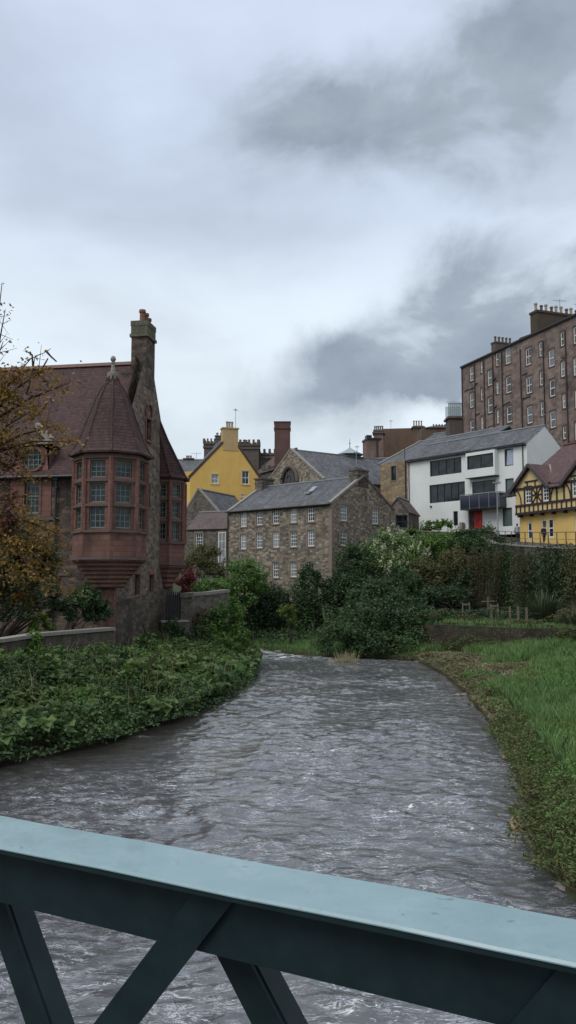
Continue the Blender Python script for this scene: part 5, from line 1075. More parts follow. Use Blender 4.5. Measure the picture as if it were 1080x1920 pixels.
# ---- two walkers
def skin_body(name, joints, edges, mat, parent, sub=1):
    me = bpy.data.meshes.new(name); me.from_pydata([j[:3] for j in joints], edges, []); o = bpy.data.objects.new(name, me); COL.objects.link(o)
    md = o.modifiers.new('skin', 'SKIN'); lay = me.skin_vertices[0] if me.skin_vertices else None
    if not lay:
        bpy.context.view_layer.objects.active = o; me.update(); 
    for i, j in enumerate(joints):
        r = j[3]; r = r if isinstance(r, tuple) else (r, r)
        me.skin_vertices[0].data[i].radius = r
    me.skin_vertices[0].data[0].use_root = True
    s = o.modifiers.new('sub', 'SUBSURF'); s.levels = sub; s.render_levels = sub
    dg = bpy.context.evaluated_depsgraph_get(); m2 = bpy.data.meshes.new_from_object(o.evaluated_get(dg)); bpy.data.objects.remove(o); m2.name = name
    for p in m2.polygons: p.use_smooth = True
    m2.materials.clear(); return m2
def person(px, py, D, face, label, coat, trouser, hair, cap, coatlen, skirt=.2):
    b = W(px, py, D); b.z = float(zup(b.y)) + .04; R = empty('person', b, label, 'person'); Rm = Matrix.Rotation(face, 4, 'Z')
    sk = m_plain('skin', (.42, .26, .19), .6, .08, 5, .3)
    J = [(0, 0, .95, (.15, .11)), (0, 0, 1.15, (.14, .10)), (0, .0, 1.38, (.17, .11)), (0, 0, 1.49, .055), (0, .01, 1.58, (.075, .085)), (0, .01, 1.68, (.08, .095)),
         (-.19, 0, 1.40, .055), (-.27, .02, 1.14, .045), (-.26, -.10, .90, .035), (-.26, -.13, .82, .035), (.19, 0, 1.40, .055), (.26, .04, 1.14, .045), (.24, -.06, .88, .035), (.24, -.09, .80, .035),
         (-.1, 0, .88, .09), (-.11, -.10, .50, .065), (-.11, -.06, .10, .045), (-.11, -.2, .045, .04), (.1, 0, .88, .09), (.11, .06, .50, .065), (.11, .18, .12, .045), (.11, .05, .05, .04)]
    E = [(0, 1), (1, 2), (2, 3), (3, 4), (4, 5), (2, 6), (6, 7), (7, 8), (8, 9), (2, 10), (10, 11), (11, 12), (12, 13), (0, 14), (14, 15), (15, 16), (16, 17), (0, 18), (18, 19), (19, 20), (20, 21)]
    TM = Matrix.Translation(b) @ Rm
    me = skin_body('body', J, E, sk, R); me.transform(TM)
    # nose, ears and fingers merged into the body mesh
    m = MB(); m.tube([(0, -.08, 1.65), (0, -.115, 1.62), (0, -.085, 1.605)], [.01, .018, .012], 5)
    for s in (-1, 1): m.tube([(s * .085, .01, 1.67), (s * .095, .02, 1.64), (s * .083, .01, 1.61)], .014, 5)
    for s, hx, hy, hz in ((-1, -.26, -.13, .82), (1, .24, -.09, .80)):
        for k in range(4): a = Vector((hx + (k - 1.5) * .018, hy, hz - .02)); m.tube([a, a + Vector((0, -.012, -.04)), a + Vector((0, .0, -.075 + .006 * abs(k - 1.5)))], [.010, .009, .007], 5)
        a = Vector((hx - s * .03, hy - .02, hz)); m.tube([a, a + Vector((-s * .02, -.02, -.04))], [.011, .008], 5)
    bm = bmesh.new(); bm.from_mesh(me); t = bpy.data.meshes.new('t'); t.from_pydata(m.v, [], m.f); t.transform(TM); bm.from_mesh(t); bm.to_mesh(me); bm.free(); link('body', me, sk, R)
    def cloth(name, J2, E2, mat): me = skin_body(name, J2, E2, mat, R); me.transform(TM); link(name, me, mat, R)
    cloth('coat', [(0, 0, 1.12, (.19, .15)), (0, 0, 1.36, (.21, .15)), (0, 0, 1.45, (.12, .1)), (-.2, 0, 1.41, .08), (-.275, .02, 1.14, .07), (-.26, -.09, .91, .06), (.2, 0, 1.41, .08), (.265, .04, 1.14, .07), (.245, -.05, .89, .06), (0, 0, .9, (.21, .17)), (0, .0, coatlen, (.2 + skirt * .2, .17))],
          [(0, 1), (1, 2), (1, 3), (3, 4), (4, 5), (1, 6), (6, 7), (7, 8), (0, 9), (9, 10)], coat)
    cloth('trousers', [(0, 0, .92, (.15, .12)), (-.1, 0, .86, .11), (-.11, -.10, .50, .085), (-.11, -.06, .13, .07), (.1, 0, .86, .11), (.11, .06, .50, .085), (.11, .18, .15, .07)], [(0, 1), (1, 2), (2, 3), (0, 4), (4, 5), (5, 6)], trouser)
    m = MB()
    for x, y in ((-.11, -.12), (.11, .11)): m.loft([[(x + .055 * math.cos(t), y + .14 * math.sin(t), z) for t in [math.pi * k / 5 for k in range(10)]] for z in (.0, .07)]); 
    o = m.build('shoe', m_plain('black_shoe', (.02, .02, .02), .5, .1), None); o.data.transform(TM); o.data.transform(Matrix.Translation(-b)); o.parent = R
    m = MB(); m.lathe((0, .02), [(.085, 1.62), (.098, 1.68), (.1, 1.72), (.075, 1.77), (.02, 1.79)], 12); o = m.build('cap' if cap else 'hair', hair, None, True); o.data.transform(TM); o.data.transform(Matrix.Translation(-b)); o.parent = R
    if cap:
        m = MB(); m.loft([[(.09 * math.cos(t), -.02 - .12 * math.sin(t), z) for t in [math.pi * k / 7 for k in range(8)]] for z in (1.695, 1.71)]); o = m.build('cap_peak', hair, None); o.data.transform(TM); o.data.transform(Matrix.Translation(-b)); o.parent = R
person(970.5, 1019, 80.5, 3.0, 'person in a pale grey jacket and dark trousers at the left end of the railing', m_plain('pale_jacket', (.30, .32, .37), .8, .15, 5), m_plain('black_trousers', (.015, .015, .02), .8, .2), m_plain('dark_hair', (.02, .015, .012), .6, .2), False, .72)
person(1020.5, 1027, 74.5, .4, 'person in a black coat and flat cap standing behind the railing by the yellow wall', m_plain('black_coat', (.014, .014, .017), .8, .2), m_plain('dark_grey_trousers', (.03, .03, .032), .8, .2), m_plain('grey_cap', (.10, .10, .11), .8, .2), True, .62)
# terrace fence: pale stakes and light iron rails
def fence():
    M_st = m_plain('pale_stake_wood', (.12, .105, .075), .85, .25, 4); R0 = None
    ds = [(878, 1197, 62), (886, 1197, 62), (923, 1178, 60), (934, 1200, 57.5), (960, 1200, 57), (974, 1202, 56.5), (988, 1205, 56), (1002, 1206, 55.5)]
    F0 = W(878, 1185, 61); F1 = W(1015, 1190, 55.2); R = empty('terrace_fence', (F0.x, F0.y, 2.4), 'low thin iron fence with pale wooden posts on the terrace above the green bank', 'fence')
    n_ = 34
    for h in (.18, .95): m = MB(); m.tube([(F0.x, F0.y, 2.4 + h), (F1.x, F1.y, 2.4 + h)], .02, 5); m.build('rail', M_pipe, R)
    for k in range(n_ + 1): q = F0.lerp(F1, k / n_); m = MB(); m.tube([(q.x, q.y, 2.35), (q.x, q.y, 3.4)], .014, 4); m.build('bar', M_pipe, R)
    for px in (925, 960, 975, 990): 
        t = (px - 878) / (1015 - 878); q = F0.lerp(F1, t); m = MB(); m.box((q.x, q.y - .05, 3.0), .13, .13, 1.5); m.build('post', M_st, R)
    src = None
    for (px, D, lb) in ((875, 63, 'pair of pale wooden tree stakes left of the terrace fence'), (928, 59.5, 'framed pale wooden tree guard behind the terrace fence')):
        q = W(px, 1190, D); s = .28; R = empty('tree_stakes', (q.x, q.y, 2.4), lb, 'stake')
        for e in (-1, 1): m = MB(); m.tube([(q.x + e * s, q.y, 2.2), (q.x + e * s * .95, q.y, 3.9)], .06, 6); m.build('stake', M_st, R)
        m = MB(); m.bar((q.x - s, q.y - .06, 3.75), (q.x + s, q.y - .06, 3.75), .04, .12); m.build('crossbar', M_st, R)
    q = W(915, 1130, 64); R = empty('wooden_trellis', (q.x, q.y, 2.4), 'grey timber T shaped frame under the hanging greenery', 'frame'); m = MB(); m.tube([(q.x, q.y, 2.3), (q.x, q.y, W(915, 1120, 64).z)], .06, 6); m.build('post', M_st, R)
    z = W(915, 1128, 64).z; m = MB(); m.bar((q.x - .55, q.y, z), (q.x + .5, q.y, z + .05), .08, .08); m.build('crossbar', M_st, R)
fence()
# ================================================================ vegetation
def scatter(name, label_kind, x0, x1, y0, y1, n, accept, hfun, size, leaf, seed, asp=.62, up=.5, deep=.45, big=0):
    rg = np.random.default_rng(seed); x = rg.uniform(x0, x1, n * 4); y = rg.uniform(y0, y1, n * 4); s = rsd(x, y); ok = accept(x, y, s, rg); x, y = x[ok][:n], y[ok][:n]
    h = hfun(x, y); z = np.maximum(terr(x, y), 0.0) + h * (1 - deep * rg.random(len(x)) ** 1.6) + .02
    o = leafmesh(name, np.stack([x, y, z], 1), size, LM[leaf], rg, None, up, asp); tag(o, kind='stuff'); return o
LM['weed'] = m_leaf('leaf_weed', [(.035, .045, .016), (.07, .105, .03), (.11, .16, .045), (.17, .17, .07)])
LM['grass'] = m_leaf('grass_blades', [(.075, .15, .048), (.125, .24, .075), (.19, .33, .11), (.27, .37, .15)], .3, .5)
LM['reed'] = m_leaf('dry_reed_blades', [(.12, .11, .065), (.21, .19, .11), (.34, .30, .18), (.13, .15, .06)], .25, .9)
def blades(name, x0, x1, y0, y1, n, accept, h, wdt, leaf, seed, lean=.35):
    rg = np.random.default_rng(seed); x = rg.uniform(x0, x1, n * 4); y = rg.uniform(y0, y1, n * 4); s = rsd(x, y); ok = accept(x, y, s, rg); x, y = x[ok][:n], y[ok][:n]; n = len(x)
    z = np.maximum(terr(x, y), -.02); H = h * (.45 + .9 * rg.random(n)) * (.55 + .9 * fbm(x * .8, y * .8, seed, 3)); a = rg.uniform(0, 2 * np.pi, n); l = lean * H * rg.random(n) * 1.6
    b = np.stack([x, y, z], 1); w = np.stack([np.cos(a), np.sin(a), 0 * a], 1) * (wdt * (.6 + .8 * rg.random(n)))[:, None]; t = a + rg.uniform(-1, 1, n) + np.pi / 2
    tip = b + np.stack([np.cos(t) * l, np.sin(t) * l, H], 1); mid = b + np.stack([np.cos(t) * l * .3, np.sin(t) * l * .3, H * .6], 1)
    v = np.stack([b - w * .6, b + w * .6, mid + w, tip, mid - w], 1).reshape(-1, 3); o = np_mesh(name, v, np.arange(5 * n).reshape(n, 5), LM[leaf]); tag(o, kind='stuff'); return o
mound = lambda x, y: .12 + .35 * sstep(4.5, 7.5, rsd(x, y)) * (x < -6) + 1.5 * np.clip(fbm(x * .75, y * .6, 21, 4) - .18, 0, 1)
def accL(x, y, s, rg): return (s > -.35 - .4 * vn(x * 1.3, y * 1.3, 4)) & (s < 9.5) & (x < -1.6) & (y < 62) & (y < 43 + (x + 9.8) * 1.15 + 40 * (x > -8.7)) & ~((x < -8.9) & (y > 44))
f1 = lambda x, y: vn(x * .5, y * .5, 77)
scatter('brambles', '', -20, -1.8, 15, 62, 70000, lambda x, y, s, rg: accL(x, y, s, rg) & (vn(x * 1.6, y * 1.3, 55) > .22), mound, .19, 'bramble', 3)
scatter('nettles', '', -20, -1.8, 15, 62, 22000, lambda x, y, s, rg: accL(x, y, s, rg) & (f1(x, y) > .55), lambda x, y: mound(x, y) * 1.12 + .08, .17, 'mid', 5, .4, .1)
scatter('dark_ground_ivy', '', -20, -1.8, 15, 62, 36000, lambda x, y, s, rg: accL(x, y, s, rg) & ((f1(x, y) < .46) | (s < 1.1)), lambda x, y: mound(x, y) * 1.04 + .04, .18, 'deep', 6)
blades('bank_grass_left', -9, -1.5, 30, 63, 9000, lambda x, y, s, rg: (s > .0) & (s < 2.2) & (x < -1.2) & (y < 62) & (y > 42), .75, .02, 'grass', 8)
scatter('tall_weeds', '', -20, -1.8, 15, 62, 5000, lambda x, y, s, rg: accL(x, y, s, rg) & (vn(x * .8, y * .7, 31) > .62), lambda x, y: mound(x, y) + .15 + .55 * vn(x * 3, y * 3, 32), .12, 'mid', 9, .35, .1, .5)
scatter('trailing_stems', '', -12, -1.8, 15, 60, 9000, lambda x, y, s, rg: (s > -.9 - .5 * vn(x * 2.2, y * 2.2, 8)) & (s < .6) & (x < -1.6) & (y < 60), lambda x, y: .12 + .5 * vn(x * 1.7, y * 1.7, 33), .15, 'deep', 10, .4, .1)
scatter('broad_leaf_weeds', '', -20, -1.8, 15, 60, 5200, lambda x, y, s, rg: accL(x, y, s, rg) & (vn(x * .55 + 3, y * .5, 93) > .58), lambda x, y: mound(x, y) * 1.05 + .14, .42, 'bramble', 12, .85, 1.3, .15)
scatter('yellowing_weeds', '', -20, -1.8, 15, 60, 5000, lambda x, y, s, rg: accL(x, y, s, rg) & (vn(x * .7 + 9, y * .6, 94) > .66), lambda x, y: mound(x, y) * 1.05 + .16, .13, 'weed', 13, .5, .4, .3)
blades('dead_stems', -18, -1.8, 17, 60, 1500, lambda x, y, s, rg: accL(x, y, s, rg) & (s > 0), 1.5, .007, 'reed', 14, .5)
# pale bramble flowers
scatter('bramble_flowers', '', -18, -2, 20, 60, 90, accL, lambda x, y: mound(x, y) * 1.12 + .08, .09, 'bloom', 15, .9, 1, 0)
# right bank
def accR(x, y, s, rg): return (s > .9) & (x > 4) & (x < xret(y) + .2) & (y < ylow(x) - .1) & (x / np.maximum(y, 1) < .75) & ((x / np.maximum(y, 1) < .42) | (rg.random(len(x)) < .5))
reedw = lambda y: np.where((y > 38) & (y < 57), 4.0, np.where(y < 22, 1.3, 1.0)) 
blades('bank_grass', 4, 22, 9, 60, 150000, lambda x, y, s, rg: accR(x, y, s, rg) & (s > reedw(y) * (.3 + .35 * rg.random(len(x)) + 1.0 * vn(x * .5, y * .5, 9))) & (rg.random(len(x)) < np.clip(26 / y, .35, 1)), .62, .015, 'grass', 31)
blades('dry_reeds', 4, 16, 9, 60, 90000, lambda x, y, s, rg: (s > .05) & (x > 4) & (y < ylow(x)) & (s < reedw(y) * (.35 + 1.5 * vn(x * .5, y * .5, 9))), .24, .009, 'reed', 32, 1.3)
scatter('bank_weeds', '', 4, 22, 9, 60, 34000, lambda x, y, s, rg: (s > np.where((y > 38) & (y < 57), 3.2, .15)) & (x > 4) & (x < xret(y)) & (y < ylow(x)) & (x / y < .42) & (vn(x * .4 + 4, y * .4, 12) > .52), lambda x, y: .12 + .4 * fbm(x * .9, y * .9, 5, 3), .10, 'mid', 33, .5)
scatter('riverside_weeds', '', 4.4, 12, 10, 38, 26000, lambda x, y, s, rg: (s > .1 - .75 * vn(x * 1.3, y * 1.1, 5)) & (s < 3.4) & (x > 4) & (vn(x * .6 + 2, y * .45, 19) > .36) & (x / y < .42), lambda x, y: .12 + .95 * np.clip(fbm(x * 1.1, y * .9, 27, 3) - .15, 0, 1), .095, 'weed', 43, .45)
scatter('riverside_nettles', '', 4.4, 14, 10, 44, 16000, lambda x, y, s, rg: (s > .3) & (s < 6) & (vn(x * .5 + 7, y * .4, 20) > .5) & (x / y < .42), lambda x, y: .15 + 1.1 * np.clip(fbm(x * 1.2, y * .9, 28, 3) - .15, 0, 1), .09, 'mid', 44, .45)
scatter('yellow_weeds', '', 5, 11, 10, 30, 16000, lambda x, y, s, rg: (s > .5) & (x > 5) & (vn(x * .7 + 1, y * .5, 14) > .5) & (x / y < .42), lambda x, y: .15 + .6 * fbm(x * .9, y * .9, 7, 3), .075, 'lime', 34, .5)
scatter('far_bank_weeds', '', -3, 9, 57, 70, 9000, lambda x, y, s, rg: (s > .2), lambda x, y: .1 + .35 * fbm(x, y, 8, 3), .13, 'mid', 35)
blades('far_bank_grass', -3, 9, 57, 70, 12000, lambda x, y, s, rg: (s > .1), .45, .018, 'grass', 36)
scatter('slope_undergrowth', '', 3, 22, 62, 97, 26000, lambda x, y, s, rg: (s > .6) & (x < xret(y) - .2), lambda x, y: .3 + 1.1 * fbm(x * .4, y * .4, 11, 3), .26, 'dark', 37)
scatter('mill_undergrowth', '', -16, 6, 66, 90, 16000, lambda x, y, s, rg: (s > .4), lambda x, y: .3 + .9 * fbm(x * .4, y * .4, 12, 3), .24, 'dark', 38)
scatter('dead_reed_mat', '', 6, 14, 28, 60, 16000, lambda x, y, s, rg: (s > .0) & (x > 4) & (y < ylow(x)) & (s < reedw(y) * (.35 + 1.2 * vn(x * .5, y * .5, 9))), lambda x, y: .12 + .2 * vn(x * 1.5, y * 1.5, 3), .26, 'reed', 46, .13, 1.2, .3)
scatter('wall_top_weeds', '', 8, 22, 46, 62, 15000, lambda x, y, s, rg: (np.abs(y - ylow(x)) < .75 + .3 * rg.random(len(x))) & (x < xret(y)), lambda x, y: .25 + 1.3 * vn(x * .5, y * .5, 61) * (vn(x * .9, y * .9, 62) > .3), .13, 'olive', 40, .5)
scatter('wall_foot_weeds', '', 8, 22, 44, 62, 12000, lambda x, y, s, rg: (ylow(x) - y < 1.6 * vn(x * .7, y * .2, 63)) & (ylow(x) > y) & (x < xret(y)), lambda x, y: .2 + 1.2 * vn(x * .8, y * .5, 64), .12, 'mid', 42, .5)
blades('terrace_grass', 8, 21, 52, 78, 16000, lambda x, y, s, rg: (y > ylow(x) + .4) & (x < xret(y)), .3, .022, 'grass', 39)
# ivy curtains on the retaining wall and trailing strands
def ivy(name, label, pts, n, size, leaf, seed, thick=.45, cat='ivy'):
    """pts: list of (s along wall 0..1, z centre, half width, half height)"""
    rg = np.random.default_rng(seed); c = []
    for (y0, z0, hw, hh, w) in pts:
        k = int(n * w); y = y0 + rg.normal(size=k) * hw * .5; z = z0 + np.clip(rg.normal(size=k) * .5, -1, 1) * hh; x = xret(y) - .28 - thick * rg.random(k) ** 2; c.append(np.stack([x, y, z], 1))
    c = np.concatenate(c); b = c.mean(0); b[2] = c[:, 2].min(); R = empty(name, b, label, cat); leafmesh('foliage', c, size, LM[leaf], rg, R, .1, .8, .6)
    m = MB()
    for k in range(5): y = b[1] + (k - 2) * .8; m.tube([(float(xret(y)) - .27, y, 1.8), (float(xret(y + .4)) - .3, y + .4, b[2] + 1.5), (float(xret(y)) - .3, y, b[2] + 4)], .03, 4)
    m.build('stem', M_bark, R)
ivy('wall_ivy', 'dark ivy covering the retaining wall under the black coated walker', [(72, 6, 4, 3, .35), (66, 5, 5, 2.6, .3), (60, 6, 4, 2.2, .35)], 8000, .17, 'dark', 51)
ivy('wall_ivy', 'olive brown creeper on the retaining wall at the right edge of the picture', [(56, 6.2, 3, 1.8, .5), (51, 5.4, 3, 2, .5)], 5000, .15, 'olive', 52)
ivy('wall_ivy', 'green ivy tumbling from the wall top below the left end of the railing', [(78, 8, 2.5, 1.8, .6), (81, 8.8, 2, 1.2, .4)], 6000, .17, 'deep', 53)
def strands(name, label, px0, px1, yt, yb, D, n, leaf, seed, cat='creeper', spread=.25):
    rg = np.random.default_rng(seed); P = []; b = W((px0 + px1) / 2, yb, D); R = empty(name, b, label, cat); m = MB()
    for k in range(n):
        px = rg.uniform(px0, px1); t = W(px, yt + rg.uniform(0, 25), D + rg.uniform(-.6, .6)); e = W(px + rg.uniform(-4, 4), yb - rg.uniform(0, .5) * (yb - yt), t.y); q = 60
        u = rg.random(q)[:, None]; P.append(np.array(t)[None] * (1 - u) + np.array(e)[None] * u + rg.normal(size=(q, 3)) * spread * .35); m.tube([t, t.lerp(e, .5) + Vector((rg.uniform(-.15, .15), 0, 0)), e], .015, 4)
    leafmesh('foliage', np.concatenate(P), .16, LM[leaf], rg, R, -.2, .35, .9); m.build('stem', M_bark, R)
strands('hanging_creeper', 'pale green creeper hanging in long strands above the wooden frame', 878, 945, 1022, 1150, 72, 60, 'olive', 61)
strands('hanging_creeper', 'thin creeper strands hanging over the wall right of the wooden frame', 955, 1005, 1035, 1130, 66, 26, 'olive', 62)
strands('hanging_creeper', 'dull creeper strands over the wall above the spiky plant', 1010, 1080, 1045, 1120, 60, 26, 'dark', 63)
# individual trees and shrubs
Z = W
plant('dark_shrub', 'dark evergreen bush below the left end of the mill, beside the light green tree', 'bush', (-5.5, 73), [(455, 1165, 72, 2.2, 1.8, 2.3), (430, 1130, 74, 1.3, 1.5, 2)], 7000, .24, 'dark', 'dark bushes below the mill', 71)
plant('dark_shrub', 'dark bush under the third window column of the mill', 'bush', (-1.2, 73), [(515, 1155, 73, 2.0, 1.8, 2.6), (505, 1125, 74, 1.5, 1.5, 1.4)], 7000, .24, 'dark', 'dark bushes below the mill', 72)
plant('dark_shrub', 'tall dark bush reaching up to the right lower windows of the mill', 'bush', (1.8, 73), [(572, 1150, 73, 1.9, 1.7, 3.0), (580, 1095, 74, 1.1, 1.1, 2.0)], 7500, .22, 'deep', 'dark bushes below the mill', 73)
plant('dark_shrub', 'dark bush below the corner of the mill, left of the big waterside bush', 'bush', (4.6, 73), [(625, 1145, 73, 2.2, 1.8, 2.6), (640, 1110, 74, 1.8, 1.5, 1.5)], 7500, .22, 'dark', 'dark bushes below the mill', 74)
plant('light_green_tree', 'fresh green bushy tree against the left end of the mill', 'tree', (-4.6, 71), [(463, 1085, 70, 1.9, 1.6, 1.8), (452, 1120, 70, 2.0, 1.6, 1.6), (480, 1100, 71, 1.3, 1.3, 1.4)], 8000, .20, 'mid', None, 75, .12)
plant('slim_sapling', 'slim yellowish green sapling with forked trunk on the far gravel bank', 'tree', (.15, 64.3), [(541, 1155, 64.3, .75, .6, .95), (533, 1150, 64.2, .5, .5, .6), (548, 1170, 64.4, .4, .5, .6)], 1500, .17, 'lime', None, 76, .055, 2)
plant('waterside_bush', 'large spreading dark green bush overhanging the far right water edge', 'bush', (7.0, 60.5), [(640, 1205, 58.5, 1.9, 1.5, 1.4), (690, 1180, 60, 2.5, 2, 2.2), (745, 1170, 60.5, 2.5, 2, 2.4), (790, 1185, 60, 2.0, 1.8, 1.9), (700, 1215, 58.5, 2.6, 1.4, 1.2), (765, 1215, 58.8, 2, 1.5, 1.2)], 30000, .19, 'deep', None, 77, .1)
plant('mid_tree', 'dark green tree against the right gable of the mill', 'tree', (5.6, 73), [(662, 1062, 74, 1.9, 1.7, 2.2), (655, 1105, 73, 2.2, 1.7, 1.8), (690, 1080, 75, 1.7, 1.6, 1.7)], 9000, .20, 'deep', None, 78, .12)
plant('flowering_elder', 'big shrub dotted with creamy blossom right of the mill gable', 'tree', (9.7, 76), [(735, 1025, 77, 2.0, 1.8, 1.7), (700, 1050, 76, 1.6, 1.6, 1.8), (770, 1050, 76, 1.9, 1.6, 1.8), (735, 1075, 75, 2.2, 1.8, 1.8)], 11000, .18, 'mid', None, 79, .12, 3, [('bloom', 1500, .15, 'blossom')])
plant('hill_shrub', 'mid green shrub below the wide window of the white house', 'bush', (14., 82), [(800, 1040, 79, 1.9, 1.7, 1.9), (830, 1020, 80, 1.6, 1.4, 1.4)], 8000, .2, 'mid', 'shrubs on the slope below the white house', 80)
plant('hill_shrub', 'green ivy clad hedge under the red door', 'hedge', (17.8, 81.5), [(870, 1008, 80, 1.6, 1, .9), (905, 1003, 79.5, 1.6, 1, .9), (885, 1040, 78.5, 2.2, 1.2, 1.8), (925, 1030, 78.5, 1.3, 1.2, 1.6)], 11000, .17, 'deep', 'shrubs on the slope below the white house', 81)
plant('hill_shrub', 'dull brown green shrub in the shade in the middle of the slope', 'bush', (14, 74), [(800, 1095, 74, 2.6, 1.8, 2.2), (850, 1080, 75, 2.2, 1.8, 2.4)], 10000, .2, 'olive', 'shrubs on the slope below the white house', 82)
plant('hill_shrub', 'very dark thicket above the terrace, left of the hanging creeper', 'bush', (15, 69), [(790, 1135, 69, 1.8, 1.5, 1.6), (835, 1135, 70, 2.0, 1.5, 1.9), (870, 1110, 72, 1.4, 1.2, 2.0)], 10000, .2, 'dark', 'shrubs on the slope below the white house', 83)
plant('hill_shrub', 'dark leafy shrub between the blossoming shrub and the waterside bush', 'bush', (8.7, 70), [(715, 1120, 70, 2.3, 1.7, 1.6), (755, 1110, 71, 2, 1.6, 1.9), (680, 1130, 69, 1.5, 1.5, 1.5)], 11000, .2, 'deep', 'shrubs on the slope below the white house', 84)
plant('hill_shrub', 'low leafy growth along the white house garden edge', 'bush', (14.8, 88.5), [(785, 998, 88.5, 1.5, 1, .5), (810, 990, 88, 1.0, .8, .8), (835, 988, 87.5, 1.0, .8, .9)], 3500, .18, 'mid', 'shrubs on the slope below the white house', 85)
plant('bank_end_shrub', 'green shrub climbing the end of the garden wall at the left bank', 'bush', (-5.2, 55.5), [(430, 1165, 55.5, 1.2, 1.1, 1.6), (405, 1195, 55, 1.1, 1, 1.3), (448, 1200, 55, .9, .9, 1.1), (420, 1220, 52, 1.1, 1, .9)], 9000, .17, 'mid', None, 86)
plant('wall_creeper', 'straggly creeper hanging down the garden wall', 'creeper', (-6.8, 55.5), [(385, 1175, 56, .8, .3, 1.3), (365, 1190, 54.5, .8, .3, 1.1)], 3000, .15, 'olive', None, 87)
plant('gate_creeper', 'straggly growth covering the short dark wall at the foot of the hall gable', 'creeper', (-7.6, 51.6), [(322, 1180, 51.6, .7, .3, .55), (340, 1195, 51.8, .6, .4, .6), (300, 1200, 51, .8, .4, .5)], 2600, .13, 'deep', None, 111, .03)
plant('wall_end_shrub', 'leafy shrub at the foot of the garden wall beside the bank end shrub', 'bush', (-5.9, 54), [(375, 1200, 53.5, .9, .6, .9), (400, 1180, 55, .8, .5, 1.0), (355, 1210, 52.5, .8, .6, .7)], 4200, .14, 'deep', None, 112, .05)
plant('cottage_shrub', 'grey green shrub in front of the low cottage', 'bush', (-9.6, 80), [(385, 1050, 78, 1.7, 1.5, 1.6), (365, 1070, 76, 1.4, 1.4, 1.6), (405, 1075, 77, 1.3, 1.3, 1.2)], 7000, .19, 'olive', None, 88)
plant('cottage_shrub', 'green hedge over the top of the garden wall', 'hedge', (-8, 67), [(395, 1103, 66, 1.3, 1, .6), (370, 1108, 65, .9, 1, .7), (415, 1100, 68, .7, .9, .6), (390, 1135, 68, 1.6, 1, 1.8)], 5000, .18, 'mid', None, 89)
plant('red_leaf_shrub', 'small shrub with dark red leaves beside the hall', 'bush', (-7.9, 60), [(352, 1082, 60, .8, .7, .5), (345, 1098, 60, .8, .7, .6), (348, 1130, 60, .6, .6, 1.5)], 2200, .15, 'red', None, 90)
plant('garden_shrub', 'dark laurel in the hall garden left of the corner pillar', 'bush', (-12.5, 43.5), [(150, 1145, 43.3, 1.0, .8, 1.1), (180, 1150, 43.8, .9, .8, 1.0), (165, 1120, 44, .7, .6, .7)], 6500, .15, 'deep', None, 91, .06)
plant('garden_shrub', 'yellow green shrub leaning over the low river wall', 'bush', (-13.2, 40.2), [(75, 1168, 39.6, .55, .5, .5), (65, 1185, 39.2, .4, .4, .4), (90, 1178, 40, .3, .4, .3)], 1800, .12, 'lime', None, 92, .04)
plant('garden_shrub', 'dark conifer like hedge behind the river wall at the far left', 'hedge', (-14.5, 39), [(15, 1150, 38.5, 1.4, .8, .9), (55, 1130, 39.5, 1.0, .8, 1.3), (110, 1150, 41.5, .8, .7, .8), (85, 1115, 41, .8, .7, .8)], 8000, .14, 'dark', None, 93)
plant('wall_ivy', 'ivy spilling over the river wall where its two lengths meet', 'ivy', (-12.6, 37.0), [(62, 1205, 37.4, .45, .3, .55), (72, 1232, 37.2, .4, .3, .5), (50, 1232, 36.9, .35, .3, .4)], 3200, .12, 'mid', None, 94, .03)
